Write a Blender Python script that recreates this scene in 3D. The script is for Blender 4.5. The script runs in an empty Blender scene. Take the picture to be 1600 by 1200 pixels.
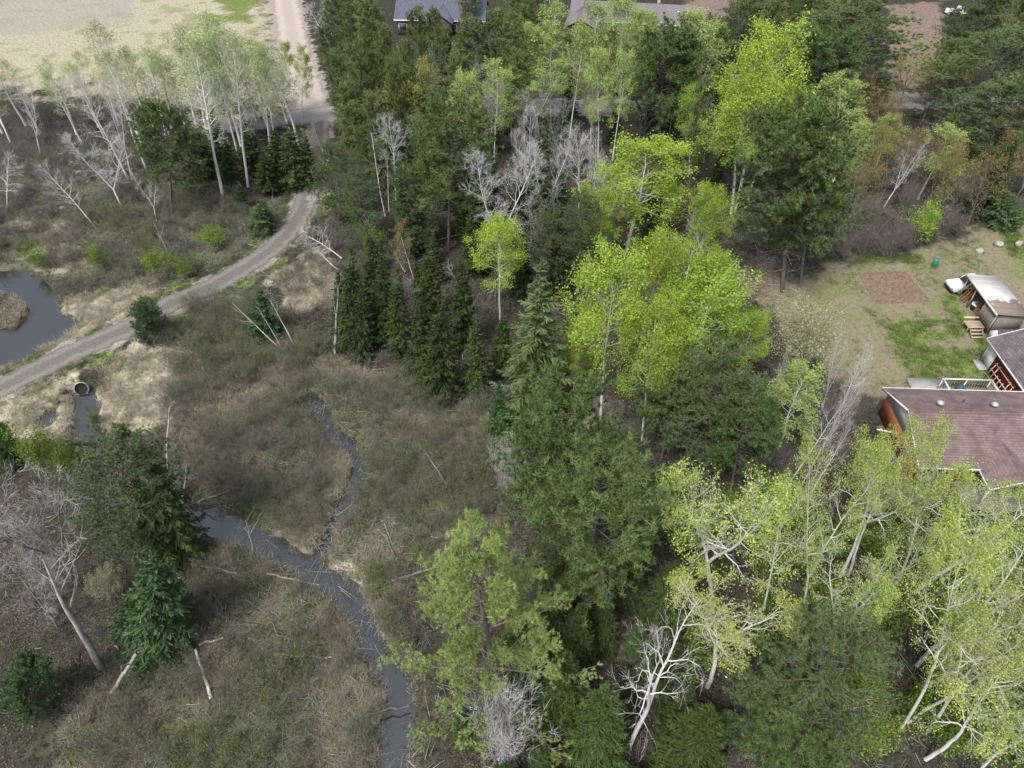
import bpy, math, random
import numpy as np
from mathutils import Vector, Matrix, Euler

# ------------------------------------------------------------------ camera, sky, sun, exposure
sc = bpy.context.scene
COL = sc.collection
CAMH, FPX, CS = 48.0, 1110.0, math.sqrt(0.5)
cam = bpy.data.objects.new('camera', bpy.data.cameras.new('camera'))
COL.objects.link(cam)
cam.location = (0, 0, CAMH)
cam.rotation_euler = (math.radians(45), 0, 0)
cam.data.sensor_width = 36.0
cam.data.lens = 36.0 * FPX / 1600.0
cam.data.clip_end = 5000
sc.camera = cam
sc.cycles.max_bounces = 4; sc.cycles.diffuse_bounces = 1; sc.cycles.glossy_bounces = 2; sc.cycles.transmission_bounces = 2

SUN_EL, SUN_AZ = math.radians(58), math.radians(215)
w = bpy.data.worlds.new('World'); sc.world = w; w.use_nodes = True
nt = w.node_tree
bg = nt.nodes['Background']
sky = nt.nodes.new('ShaderNodeTexSky'); sky.sky_type = 'NISHITA'; sky.sun_disc = False
sky.sun_elevation = SUN_EL; sky.sun_rotation = SUN_AZ
sky.air_density = 1.0; sky.dust_density = 4.0; sky.ozone_density = 1.0
hs = nt.nodes.new('ShaderNodeHueSaturation'); hs.inputs['Saturation'].default_value = 0.62
nt.links.new(sky.outputs[0], hs.inputs['Color']); nt.links.new(hs.outputs[0], bg.inputs['Color'])
bg.inputs['Strength'].default_value = 0.105
sl = bpy.data.lights.new('sun', 'SUN'); sl.energy = 1.5; sl.angle = math.radians(11); sl.color = (1, 0.985, 0.955)
so = bpy.data.objects.new('sun', sl); COL.objects.link(so)
sd = Vector((math.sin(SUN_AZ) * math.cos(SUN_EL), math.cos(SUN_AZ) * math.cos(SUN_EL), math.sin(SUN_EL)))
so.rotation_euler = (-sd).to_track_quat('-Z', 'Y').to_euler()
so.location = sd * 200
vs = sc.view_settings
vs.view_transform = 'Standard'; vs.look = 'None'; vs.exposure = 1.05; vs.gamma = 1.0; vs.use_curve_mapping = False

# ------------------------------------------------------------------ pixel <-> place
def at(px, py, z=0.0):
    """place on the level z that is seen at pixel (px, py) of the 1600x1200 photograph"""
    u = (px - 800) / FPX; v = (py - 600) / FPX
    t = (CAMH - z) / (CS * (1 + v))
    return Vector((u * t, CS * (1 - v) * t, z))
def proj(X, Y, Z=0.0):
    f = Y * CS - (Z - CAMH) * CS
    d = -(Y * CS + (Z - CAMH) * CS)
    return 800 + FPX * X / f, 600 + FPX * d / f
def depth(p):
    return p[1] * CS - (p[2] - CAMH) * CS

# ------------------------------------------------------------------ noise and polygon tools
def vnoise(x, y, seed=0):
    xi = np.floor(x).astype(np.int64); yi = np.floor(y).astype(np.int64)
    fx = x - xi; fy = y - yi
    fx = fx * fx * (3 - 2 * fx); fy = fy * fy * (3 - 2 * fy)
    def h(a, b):
        n = (a * 374761393 + b * 668265263 + seed * 974711) & 0x7fffffff
        n = ((n ^ (n >> 13)) * 1274126177) & 0x7fffffff
        return ((n ^ (n >> 16)) & 0xffff) / 65535.0
    return (h(xi, yi) * (1 - fx) + h(xi + 1, yi) * fx) * (1 - fy) + (h(xi, yi + 1) * (1 - fx) + h(xi + 1, yi + 1) * fx) * fy
def fbm(x, y, seed=0, o=3):
    s = 0; a = 0.5
    for k in range(o):
        s = s + a * vnoise(x * 2 ** k, y * 2 ** k, seed + k); a *= 0.5
    return s / (1 - 0.5 ** o)
def poly_sd(X, Y, P):
    """signed distance, negative inside"""
    P = np.asarray(P, float); n = len(P)
    ins = np.zeros(X.shape, bool); dm = np.full(X.shape, 1e18)
    for i in range(n):
        ax, ay = P[i]; bx, by = P[(i + 1) % n]
        c = ((ay > Y) != (by > Y)) & (X < (bx - ax) * (Y - ay) / ((by - ay) if by != ay else 1e-9) + ax)
        ins ^= c
        ex, ey = bx - ax, by - ay
        t = np.clip(((X - ax) * ex + (Y - ay) * ey) / (ex * ex + ey * ey + 1e-12), 0, 1)
        dm = np.minimum(dm, (X - ax - t * ex) ** 2 + (Y - ay - t * ey) ** 2)
    d = np.sqrt(dm)
    return np.where(ins, -d, d)
def line_sd(X, Y, P):
    """distance to a polyline with z values: returns distance, z"""
    best = np.full(X.shape, 1e18); zz = np.zeros(X.shape)
    for a, b in zip(P[:-1], P[1:]):
        ex, ey = b[0] - a[0], b[1] - a[1]
        t = np.clip(((X - a[0]) * ex + (Y - a[1]) * ey) / (ex * ex + ey * ey + 1e-12), 0, 1)
        d = (X - a[0] - t * ex) ** 2 + (Y - a[1] - t * ey) ** 2
        m = d < best
        best = np.where(m, d, best); zz = np.where(m, a[2] + (b[2] - a[2]) * t, zz)
    return np.sqrt(best), zz
def sstep(a, b, x):
    t = np.clip((x - a) / (b - a), 0, 1); return t * t * (3 - 2 * t)
def wpoly(pts, z=0.0):
    return [tuple(at(x, y, z)[:2]) for x, y in pts]
def smooth_line(P, n=8):
    out = []
    for i in range(len(P) - 1):
        p0 = P[max(i - 1, 0)]; p1 = P[i]; p2 = P[i + 1]; p3 = P[min(i + 2, len(P) - 1)]
        for k in range(n):
            t = k / n
            out.append(tuple(0.5 * ((2 * p1[j]) + (-p0[j] + p2[j]) * t + (2 * p0[j] - 5 * p1[j] + 4 * p2[j] - p3[j]) * t * t + (-p0[j] + 3 * p1[j] - 3 * p2[j] + p3[j]) * t ** 3) for j in range(3)))
    out.append(tuple(P[-1]))
    return out

# ------------------------------------------------------------------ mesh collector
class Geo:
    def __init__(s):
        s.V = []; s.F = []; s.M = []; s.T = []; s.n = 0
    def add(s, V, F, mat=0, tint=0.5):
        V = np.asarray(V, np.float32).reshape(-1, 3); F = np.asarray(F, np.int64)
        if len(V) == 0 or len(F) == 0: return
        s.V.append(V); s.F.append(F + s.n); s.M.append(np.full(len(F), mat, np.int32))
        s.T.append(np.broadcast_to(np.asarray(tint, np.float32), (len(V),)).copy()); s.n += len(V)
    def mesh(s, name, mats, smooth=False):
        me = bpy.data.meshes.new(name)
        if s.V:
            V = np.concatenate(s.V)
            tot = np.concatenate([np.full(len(f), f.shape[1], np.int32) for f in s.F])
            lv = np.concatenate([f.ravel() for f in s.F]).astype(np.int32)
            me.vertices.add(len(V)); me.vertices.foreach_set('co', V.ravel())
            me.loops.add(len(lv)); me.loops.foreach_set('vertex_index', lv)
            me.polygons.add(len(tot))
            st = np.zeros(len(tot), np.int32); st[1:] = np.cumsum(tot)[:-1]
            me.polygons.foreach_set('loop_start', st); me.polygons.foreach_set('loop_total', tot)
            me.polygons.foreach_set('material_index', np.concatenate(s.M))
            if smooth: me.polygons.foreach_set('use_smooth', np.ones(len(tot), bool))
            a = me.attributes.new('tint', 'FLOAT', 'POINT'); a.data.foreach_set('value', np.concatenate(s.T))
            me.update(calc_edges=True)
        for m in (mats if isinstance(mats, (list, tuple)) else [mats]): me.materials.append(m)
        return me
    # solid pieces
    def box(s, c, size, rot=0.0, mat=0, tilt=None, tint=0.5):
        x, y, z = [k / 2 for k in size]
        v = [Vector((a, b, d)) for d in (-z, z) for a, b in ((-x, -y), (x, -y), (x, y), (-x, y))]
        R = Matrix.Rotation(rot, 3, 'Z')
        if tilt is not None: R = R @ Euler(tilt).to_matrix()
        v = [tuple(R @ p + Vector(c)) for p in v]
        s.add(v, [(3, 2, 1, 0), (4, 5, 6, 7), (0, 1, 5, 4), (1, 2, 6, 5), (2, 3, 7, 6), (3, 0, 4, 7)], mat, tint)
        return s
    def tube(s, p0, p1, r0, r1=None, k=10, mat=0, cap=True):
        r1 = r0 if r1 is None else r1
        V, F = prisms([p0], [p1], [r0], [r1], k); s.add(V, F, mat)
        if cap:
            s.add(V[:k], [list(range(k))], mat); s.add(V[k:], [list(range(k))[::-1]], mat)
        return s
    def face(s, pts, mat=0):
        s.add(pts, [list(range(len(pts)))], mat); return s
    def slab(s, pts, n, mat=0):
        """polygon thickened by vector n"""
        k = len(pts); P = [Vector(p) for p in pts]; Q = [p + Vector(n) for p in P]
        s.add([tuple(p) for p in P + Q], [list(range(k))[::-1]], mat)
        s.n -= 2 * k; s.F.append(np.array([[i + k + s.n for i in range(k)]])); s.M.append(np.full(1, mat, np.int32))
        s.F.append(np.array([[i + s.n, (i + 1) % k + s.n, (i + 1) % k + k + s.n, i + k + s.n] for i in range(k)])); s.M.append(np.full(k, mat, np.int32))
        s.n += 2 * k
        return s
    def lathe(s, prof, c=(0, 0, 0), k=16, mat=0):
        V = [(c[0] + r * math.cos(2 * math.pi * j / k), c[1] + r * math.sin(2 * math.pi * j / k), c[2] + z) for r, z in prof for j in range(k)]
        F = [(i * k + j, i * k + (j + 1) % k, (i + 1) * k + (j + 1) % k, (i + 1) * k + j) for i in range(len(prof) - 1) for j in range(k)]
        s.add(V, F, mat); return s

def nrm(a):
    return a / (np.linalg.norm(a, axis=-1, keepdims=True) + 1e-9)
def prisms(P0, P1, R0, R1, k=3):
    P0 = np.asarray(P0, float).reshape(-1, 3); P1 = np.asarray(P1, float).reshape(-1, 3)
    R0 = np.asarray(R0, float).reshape(-1, 1, 1); R1 = np.asarray(R1, float).reshape(-1, 1, 1)
    d = nrm(P1 - P0)
    ref = np.where(np.abs(d[:, 2:3]) > 0.75, np.array([[1.0, 0, 0]]), np.array([[0, 0, 1.0]]))
    u = nrm(np.cross(d, ref)); v = np.cross(d, u)
    a = 2 * np.pi * np.arange(k) / k
    ring = np.cos(a)[None, :, None] * u[:, None] + np.sin(a)[None, :, None] * v[:, None]
    V = np.stack([P0[:, None] + R0 * ring, P1[:, None] + R1 * ring], 1).reshape(-1, 3)
    b = (np.arange(len(P0)) * 2 * k)[:, None]; j = np.arange(k)[None]; j2 = (j + 1) % k
    F = np.stack([b + j, b + j2, b + k + j2, b + k + j], -1).reshape(-1, 4)
    return V, F
def blades(P0, P1, W, rng, taper=0.25):
    """narrow quads"""
    n = len(P0); d = P1 - P0
    s = nrm(np.cross(d, rng.normal(size=(n, 3)))) * np.asarray(W).reshape(-1, 1)
    V = np.stack([P0 + s, P0 - s, P1 - s * taper, P1 + s * taper], 1).reshape(-1, 3)
    return V, np.arange(4 * n).reshape(-1, 4)
def leaf_quads(C, S, rng, flat=0.0):
    n = len(C)
    a = nrm(rng.normal(size=(n, 3)) * np.array([1, 1, 1 - flat])); b = nrm(np.cross(a, rng.normal(size=(n, 3)) + np.array([0, 0, 3.0 * flat])))
    S = np.asarray(S).reshape(-1, 1)
    V = np.stack([C + a * S, C + b * S * 0.62, C - a * S, C - b * S * 0.62], 1).reshape(-1, 3)
    return V, np.arange(4 * n).reshape(-1, 4)
def tufts(P, D, n, L, W, spread, rng):
    """needle bunches: n narrow triangles fanning from each P along D"""
    N = len(P)
    B = np.repeat(P, n, 0); d = nrm(np.repeat(nrm(D), n, 0) + spread * rng.normal(size=(N * n, 3)))
    ln = L * rng.uniform(0.7, 1.15, (N * n, 1)); s = nrm(np.cross(d, rng.normal(size=(N * n, 3)))) * W
    V = np.stack([B + s, B - s, B + d * ln], 1).reshape(-1, 3)
    return V, np.arange(3 * N * n).reshape(-1, 3)

# ------------------------------------------------------------------ materials
def newmat(name):
    m = bpy.data.materials.new(name); m.use_nodes = True
    t = m.node_tree; b = t.nodes['Principled BSDF']; b.inputs['Specular IOR Level'].default_value = 0.25
    return m, t, b
def mat(name, c1, c2=None, scale=3.0, rough=0.85, bump=0.0, detail=3.0, stretch=(1, 1, 1), metal=0.0, contrast=(0.35, 0.65)):
    m, t, b = newmat(name); b.inputs['Roughness'].default_value = rough; b.inputs['Metallic'].default_value = metal
    if c2 is None: c2 = tuple(k * 0.72 for k in c1)
    tc = t.nodes.new('ShaderNodeTexCoord'); mp = t.nodes.new('ShaderNodeMapping'); mp.inputs['Scale'].default_value = stretch
    nz = t.nodes.new('ShaderNodeTexNoise'); nz.inputs['Scale'].default_value = scale; nz.inputs['Detail'].default_value = detail; nz.inputs['Roughness'].default_value = 0.65
    cr = t.nodes.new('ShaderNodeValToRGB')
    cr.color_ramp.elements[0].position = contrast[0]; cr.color_ramp.elements[1].position = contrast[1]
    cr.color_ramp.elements[0].color = (*c2, 1); cr.color_ramp.elements[1].color = (*c1, 1)
    L = t.links.new
    L(tc.outputs['Object'], mp.inputs[0]); L(mp.outputs[0], nz.inputs['Vector']); L(nz.outputs['Fac'], cr.inputs[0]); L(cr.outputs[0], b.inputs['Base Color'])
    if bump:
        bp = t.nodes.new('ShaderNodeBump'); bp.inputs['Strength'].default_value = bump; bp.inputs['Distance'].default_value = 0.05
        L(nz.outputs['Fac'], bp.inputs['Height']); L(bp.outputs[0], b.inputs['Normal'])
    return m
def leafmat(name, c1, c2, trans=0.3, var=0.25, c3=None):
    """leaf colour: each leaf's own tint between c1 and c2, each tree its own shift"""
    m = bpy.data.materials.new(name); m.use_nodes = True
    t = m.node_tree; t.nodes.clear(); L = t.links.new
    out = t.nodes.new('ShaderNodeOutputMaterial'); mix = t.nodes.new('ShaderNodeMixShader'); mix.inputs[0].default_value = trans
    df = t.nodes.new('ShaderNodeBsdfDiffuse'); tr = t.nodes.new('ShaderNodeBsdfTranslucent')
    at_ = t.nodes.new('ShaderNodeAttribute'); at_.attribute_name = 'tint'
    oi = t.nodes.new('ShaderNodeObjectInfo')
    cr = t.nodes.new('ShaderNodeValToRGB'); cr.color_ramp.elements[0].color = (*c1, 1); cr.color_ramp.elements[1].color = (*c2, 1)
    if c3:
        e = cr.color_ramp.elements.new(0.93); e.color = (*c2, 1); cr.color_ramp.elements[2].color = (*c3, 1)
    hv = t.nodes.new('ShaderNodeHueSaturation')
    mr = t.nodes.new('ShaderNodeMapRange'); mr.inputs[3].default_value = 1 - var; mr.inputs[4].default_value = 1 + var
    mh = t.nodes.new('ShaderNodeMapRange'); mh.inputs[3].default_value = 0.5 - 0.010; mh.inputs[4].default_value = 0.5 + 0.010
    fr = t.nodes.new('ShaderNodeMath'); fr.operation = 'MULTIPLY'; fr.inputs[1].default_value = 7.31
    fr2 = t.nodes.new('ShaderNodeMath'); fr2.operation = 'FRACT'
    L(at_.outputs['Fac'], cr.inputs[0]); L(cr.outputs[0], hv.inputs['Color'])
    L(oi.outputs['Random'], mr.inputs[0]); L(mr.outputs[0], hv.inputs['Value'])
    L(oi.outputs['Random'], fr.inputs[0]); L(fr.outputs[0], fr2.inputs[0]); L(fr2.outputs[0], mh.inputs[0]); L(mh.outputs[0], hv.inputs['Hue'])
    L(hv.outputs[0], df.inputs[0]); L(hv.outputs[0], tr.inputs[0]); L(df.outputs[0], mix.inputs[1]); L(tr.outputs[0], mix.inputs[2]); L(mix.outputs[0], out.inputs[0])
    return m
def barkmat(name, base, dark, bands=True, scale=5.0, thr=(0.32, 0.40)):
    """pale bark with dark scars lying across the trunk"""
    return mat(name, base, dark, scale=scale, rough=0.8, stretch=(1, 1, 4.0) if bands else (3, 3, 0.6), contrast=thr, bump=0.15)

M = {}
M['aspen_bark'] = barkmat('aspen_bark', (0.68, 0.68, 0.63), (0.16, 0.15, 0.12))
M['birch_bark'] = barkmat('birch_bark', (0.68, 0.66, 0.63), (0.13, 0.11, 0.10))
M['grey_bark'] = mat('grey_bark', (0.30, 0.28, 0.25), (0.13, 0.12, 0.105), scale=4, stretch=(2, 2, 0.6), bump=0.2)
M['pine_bark'] = mat('pine_bark', (0.20, 0.165, 0.14), (0.085, 0.07, 0.06), scale=4, stretch=(2, 2, 0.7), bump=0.3)
M['dead_wood'] = mat('dead_wood', (0.42, 0.40, 0.37), (0.20, 0.18, 0.16), scale=4, stretch=(3, 3, 0.5), bump=0.2)
M['aspen_twig'] = mat('aspen_twig', (0.64, 0.64, 0.57), (0.44, 0.43, 0.37), scale=2)
M['birch_twig'] = mat('birch_twig', (0.62, 0.60, 0.58), (0.40, 0.37, 0.35), scale=2)
M['grey_twig'] = mat('grey_twig', (0.40, 0.39, 0.365), (0.26, 0.25, 0.235), scale=2)
M['pale_twig'] = mat('pale_twig', (0.58, 0.58, 0.57), (0.42, 0.41, 0.40), scale=2)
M['brown_twig'] = mat('brown_twig', (0.20, 0.185, 0.165), (0.12, 0.11, 0.10), scale=2)
M['leaf_aspen'] = leafmat('leaf_aspen', (0.16, 0.28, 0.03), (0.48, 0.62, 0.095), 0.35, 0.12)
M['leaf_pale'] = leafmat('leaf_pale', (0.22, 0.31, 0.07), (0.48, 0.57, 0.19), 0.35, 0.14)
M['leaf_big'] = leafmat('leaf_big', (0.24, 0.34, 0.05), (0.60, 0.67, 0.20), 0.35, 0.10)
M['leaf_bud'] = leafmat('leaf_bud', (0.20, 0.13, 0.05), (0.36, 0.26, 0.09), 0.3, 0.2)
M['leaf_yellow'] = leafmat('leaf_yellow', (0.19, 0.20, 0.04), (0.36, 0.34, 0.07), 0.35, 0.15)
M['leaf_bloom'] = leafmat('leaf_bloom', (0.26, 0.27, 0.13), (0.52, 0.52, 0.34), 0.3, 0.06)
M['leaf_shrub'] = leafmat('leaf_shrub', (0.09, 0.16, 0.02), (0.22, 0.33, 0.04), 0.35, 0.2)
M['ndl_spruce'] = leafmat('needle_spruce', (0.03, 0.05, 0.018), (0.095, 0.135, 0.046), 0.15, 0.25)
M['ndl_fir'] = leafmat('needle_fir', (0.035, 0.07, 0.03), (0.115, 0.185, 0.075), 0.15, 0.18)
M['ndl_red'] = leafmat('needle_red_pine', (0.042, 0.08, 0.03), (0.19, 0.28, 0.095), 0.2, 0.10)
M['ndl_white'] = leafmat('needle_white_pine', (0.06, 0.10, 0.04), (0.20, 0.27, 0.11), 0.2, 0.14)
M['ndl_hero'] = leafmat('needle_young_pine', (0.15, 0.23, 0.065), (0.44, 0.52, 0.17), 0.25, 0.03, (0.52, 0.50, 0.10))
M['ndl_young'] = leafmat('needle_pine_sapling', (0.065, 0.12, 0.045), (0.17, 0.27, 0.10), 0.2, 0.1)
M['ndl_jack'] = leafmat('needle_jack_pine', (0.095, 0.135, 0.05), (0.25, 0.31, 0.12), 0.2, 0.16)
M['ndl_cedar'] = leafmat('needle_cedar', (0.035, 0.065, 0.022), (0.10, 0.145, 0.045), 0.2, 0.15)

# ------------------------------------------------------------------ object helpers
def tag(o, label=None, cat=None, group=None, kind=None):
    if label: o['label'] = label
    if cat: o['category'] = cat
    if group: o['group'] = group
    if kind: o['kind'] = kind
    return o
def link(name, me, parent=None, loc=None):
    o = bpy.data.objects.new(name, me); COL.objects.link(o)
    if parent is not None: o.parent = parent
    if loc is not None: o.location = loc
    return o
def empty(name, loc=(0, 0, 0), rz=0.0):
    o = bpy.data.objects.new(name, None); COL.objects.link(o); o.location = loc; o.rotation_euler = (0, 0, rz); o.empty_display_size = 0.3
    return o
def part(name, g, m, parent, smooth=False):
    return link(name, g.mesh(name, m, smooth), parent)

# ================================================================== SETTING
def tl(pts, n=6):
    return smooth_line([tuple(at(x, y, z)) for x, y, z in pts], n)
TRACK = tl([(-160, 672, .7), (0, 606, .7), (100, 557, .7), (200, 512, .65), (270, 474, .5), (350, 437, .25), (425, 388, .1), (462, 345, .05), (482, 300, .05), (494, 240, .05), (500, 188, .05)])
ROAD = tl([(330, 194, .05), (385, 190, .05), (440, 184, .05), (530, 176, .05), (760, 168, .05), (995, 165, .05), (1210, 157, .05), (1420, 156, .05), (1600, 165, .05), (2000, 190, .05)])
DRIVE = tl([(492, 178, .05), (478, 140, .05), (466, 95, .05), (455, 45, .05), (447, 0, .05), (440, -60, .05)])
POND = wpoly([(-60, 418), (0, 424), (38, 428), (62, 440), (88, 462), (90, 488), (126, 504), (112, 520), (100, 536), (72, 552), (40, 572), (0, 584), (-60, 610)], -0.45)
ISLE = wpoly([(-60, 450), (0, 454), (24, 458), (46, 478), (42, 498), (22, 514), (0, 512), (-60, 520)], -0.2)
STREAM1 = wpoly([(113, 612), (147, 610), (152, 640), (158, 690), (160, 740), (220, 800), (330, 796), (372, 806), (408, 832), (450, 846), (484, 868), (514, 890), (542, 900), (570, 930), (590, 980), (616, 1018), (640, 1058), (648, 1120), (640, 1200), (630, 1290),
                 (575, 1290), (590, 1200), (606, 1110), (592, 1060), (566, 1020), (556, 970), (518, 945), (492, 922), (450, 890), (390, 862), (330, 838), (230, 840), (150, 780), (134, 712), (122, 665), (115, 640)], -0.4)
STREAM2 = wpoly([(496, 610), (512, 636), (532, 672), (560, 690), (576, 720), (572, 752), (552, 790), (536, 815), (522, 842), (510, 872), (500, 900), (478, 880), (500, 850), (512, 820), (528, 780), (548, 742), (544, 716), (520, 696), (500, 660), (470, 620)], -0.4)
POOL = wpoly([(58, 656), (78, 640), (90, 650), (84, 664), (66, 666)], -0.35)
PLOT = wpoly([(1340, 426), (1416, 424), (1455, 472), (1366, 476)])
TRACK_W = 1.55
def height(X, Y):
    z = 0.22 * (fbm(X * 0.25, Y * 0.25, 5) - 0.5) + 0.12 * (fbm(X * 1.1, Y * 1.1, 9) - 0.5)
    yard = sstep(3, -2, poly_sd(X, Y, YARD))
    z = z * (1 - 0.75 * yard)
    d, zt = line_sd(X, Y, TRACK)
    k = sstep(5.2, 2.2, d); z = z * (1 - k) + (zt - 0.03) * k
    for ln, wd in ((ROAD, 4.6), (DRIVE, 4.0)):
        d2, z2 = line_sd(X, Y, ln); k = sstep(wd + 2, wd - 1, d2); z = z * (1 - k) + (z2 - 0.05) * k
    jit = 0.75 * (fbm(X * 0.7, Y * 0.7, 21) - 0.5) + 0.4 * (fbm(X * 2.1, Y * 2.1, 23) - 0.5)
    cv = at(126, 606, 0.15); z = np.maximum(z, 0.78 * sstep(2.6, 1.2, np.hypot((X - cv.x + 0.45) / 0.9, (Y - cv.y - 1.9) / 0.8)))
    pond = poly_sd(X, Y, POND) + jit * 1.6
    isl = poly_sd(X, Y, ISLE) + jit
    z = z - 1.15 * sstep(1.0, -0.9, pond) * sstep(-0.6, 0.5, isl)
    for pl, dp in ((STREAM1, 0.95), (STREAM2, 0.95), (POOL, 0.8)):
        s = poly_sd(X, Y, pl) + jit * 1.4 + (0.22 if pl is STREAM2 else -0.08)
        z = z - (dp + np.maximum(z, 0) * 0.9) * sstep(0.55, -0.5, s)
    return z
YARD = wpoly([(1195, 470), (1260, 430), (1320, 405), (1450, 395), (1500, 370), (1650, 330), (1800, 340), (1800, 800), (1420, 760), (1380, 640), (1340, 600), (1290, 570), (1230, 540)])
DRY = [wpoly(p) for p in (
    [(92, 470), (150, 455), (230, 445), (262, 462), (200, 500), (120, 545), (60, 575), (0, 600), (-40, 600), (60, 555), (128, 505), (95, 490)],
    [(152, 575), (240, 540), (262, 570), (268, 610), (240, 655), (180, 690), (160, 670)],
    [(-60, 650), (0, 622), (110, 596), (116, 640), (122, 690), (60, 690), (-60, 690)],
    [(430, 425), (500, 395), (535, 430), (525, 480), (455, 490)],
    [(500, 700), (545, 692), (550, 740), (520, 775)],
    [(420, 830), (500, 850), (505, 885), (430, 850)], [(520, 870), (560, 920), (540, 930), (515, 890)],
    [(30, 340), (110, 350), (140, 420), (60, 420)])] + [ISLE]
FIELD = wpoly([(-500, -30), (-500, 130), (0, 140), (150, 150), (340, 165), (430, 160), (460, 120), (440, 60), (425, -40), (300, -120), (-500, -120)])
FGREEN = [wpoly(p) for p in ([(330, -20), (420, -30), (410, 5), (380, 20), (345, 16)], [(290, 22), (400, 24), (395, 36), (300, 32)])]
FGREY = wpoly([(-400, -20), (212, -10), (212, 36), (150, 44), (0, 60), (-400, 60)])
LAWN = [wpoly(p) for p in (
    [(1350, 480), (1395, 500), (1440, 500), (1500, 500), (1510, 540), (1560, 600), (1480, 600), (1420, 590), (1400, 540), (1365, 500)],
    [(1470, 460), (1500, 465), (1540, 520), (1550, 560), (1520, 560), (1510, 510), (1475, 490)],
    [(1340, 400), (1440, 398), (1440, 412), (1340, 412)], [(1565, 370), (1620, 360), (1640, 430), (1590, 430)])]
NEEDLE = [wpoly(p) for p in (
    [(1395, 10), (1470, 0), (1480, 60), (1440, 130), (1380, 145), (1390, 80)], [(1060, -30), (1140, -30), (1130, 30), (1080, 30)],
    [(920, 930), (1010, 930), (1040, 1000), (960, 1010)], [(1180, 380), (1230, 400), (1260, 440), (1190, 470), (1150, 440)],
    [(900, 590), (960, 580), (980, 660), (920, 680)])]
MARSH = wpoly([(225, 520), (330, 465), (400, 470), (520, 560), (650, 612), (770, 640), (795, 700), (775, 800), (650, 880), (620, 960), (650, 1060), (650, 1300), (90, 1300), (110, 1130), (180, 1040), (300, 1000), (320, 880), (345, 800), (270, 700), (250, 640), (270, 590)])
BRUSH = wpoly([(-100, 230), (150, 250), (330, 310), (430, 320), (440, 350), (390, 385), (250, 445), (130, 455), (60, 425), (-100, 415)])

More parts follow.
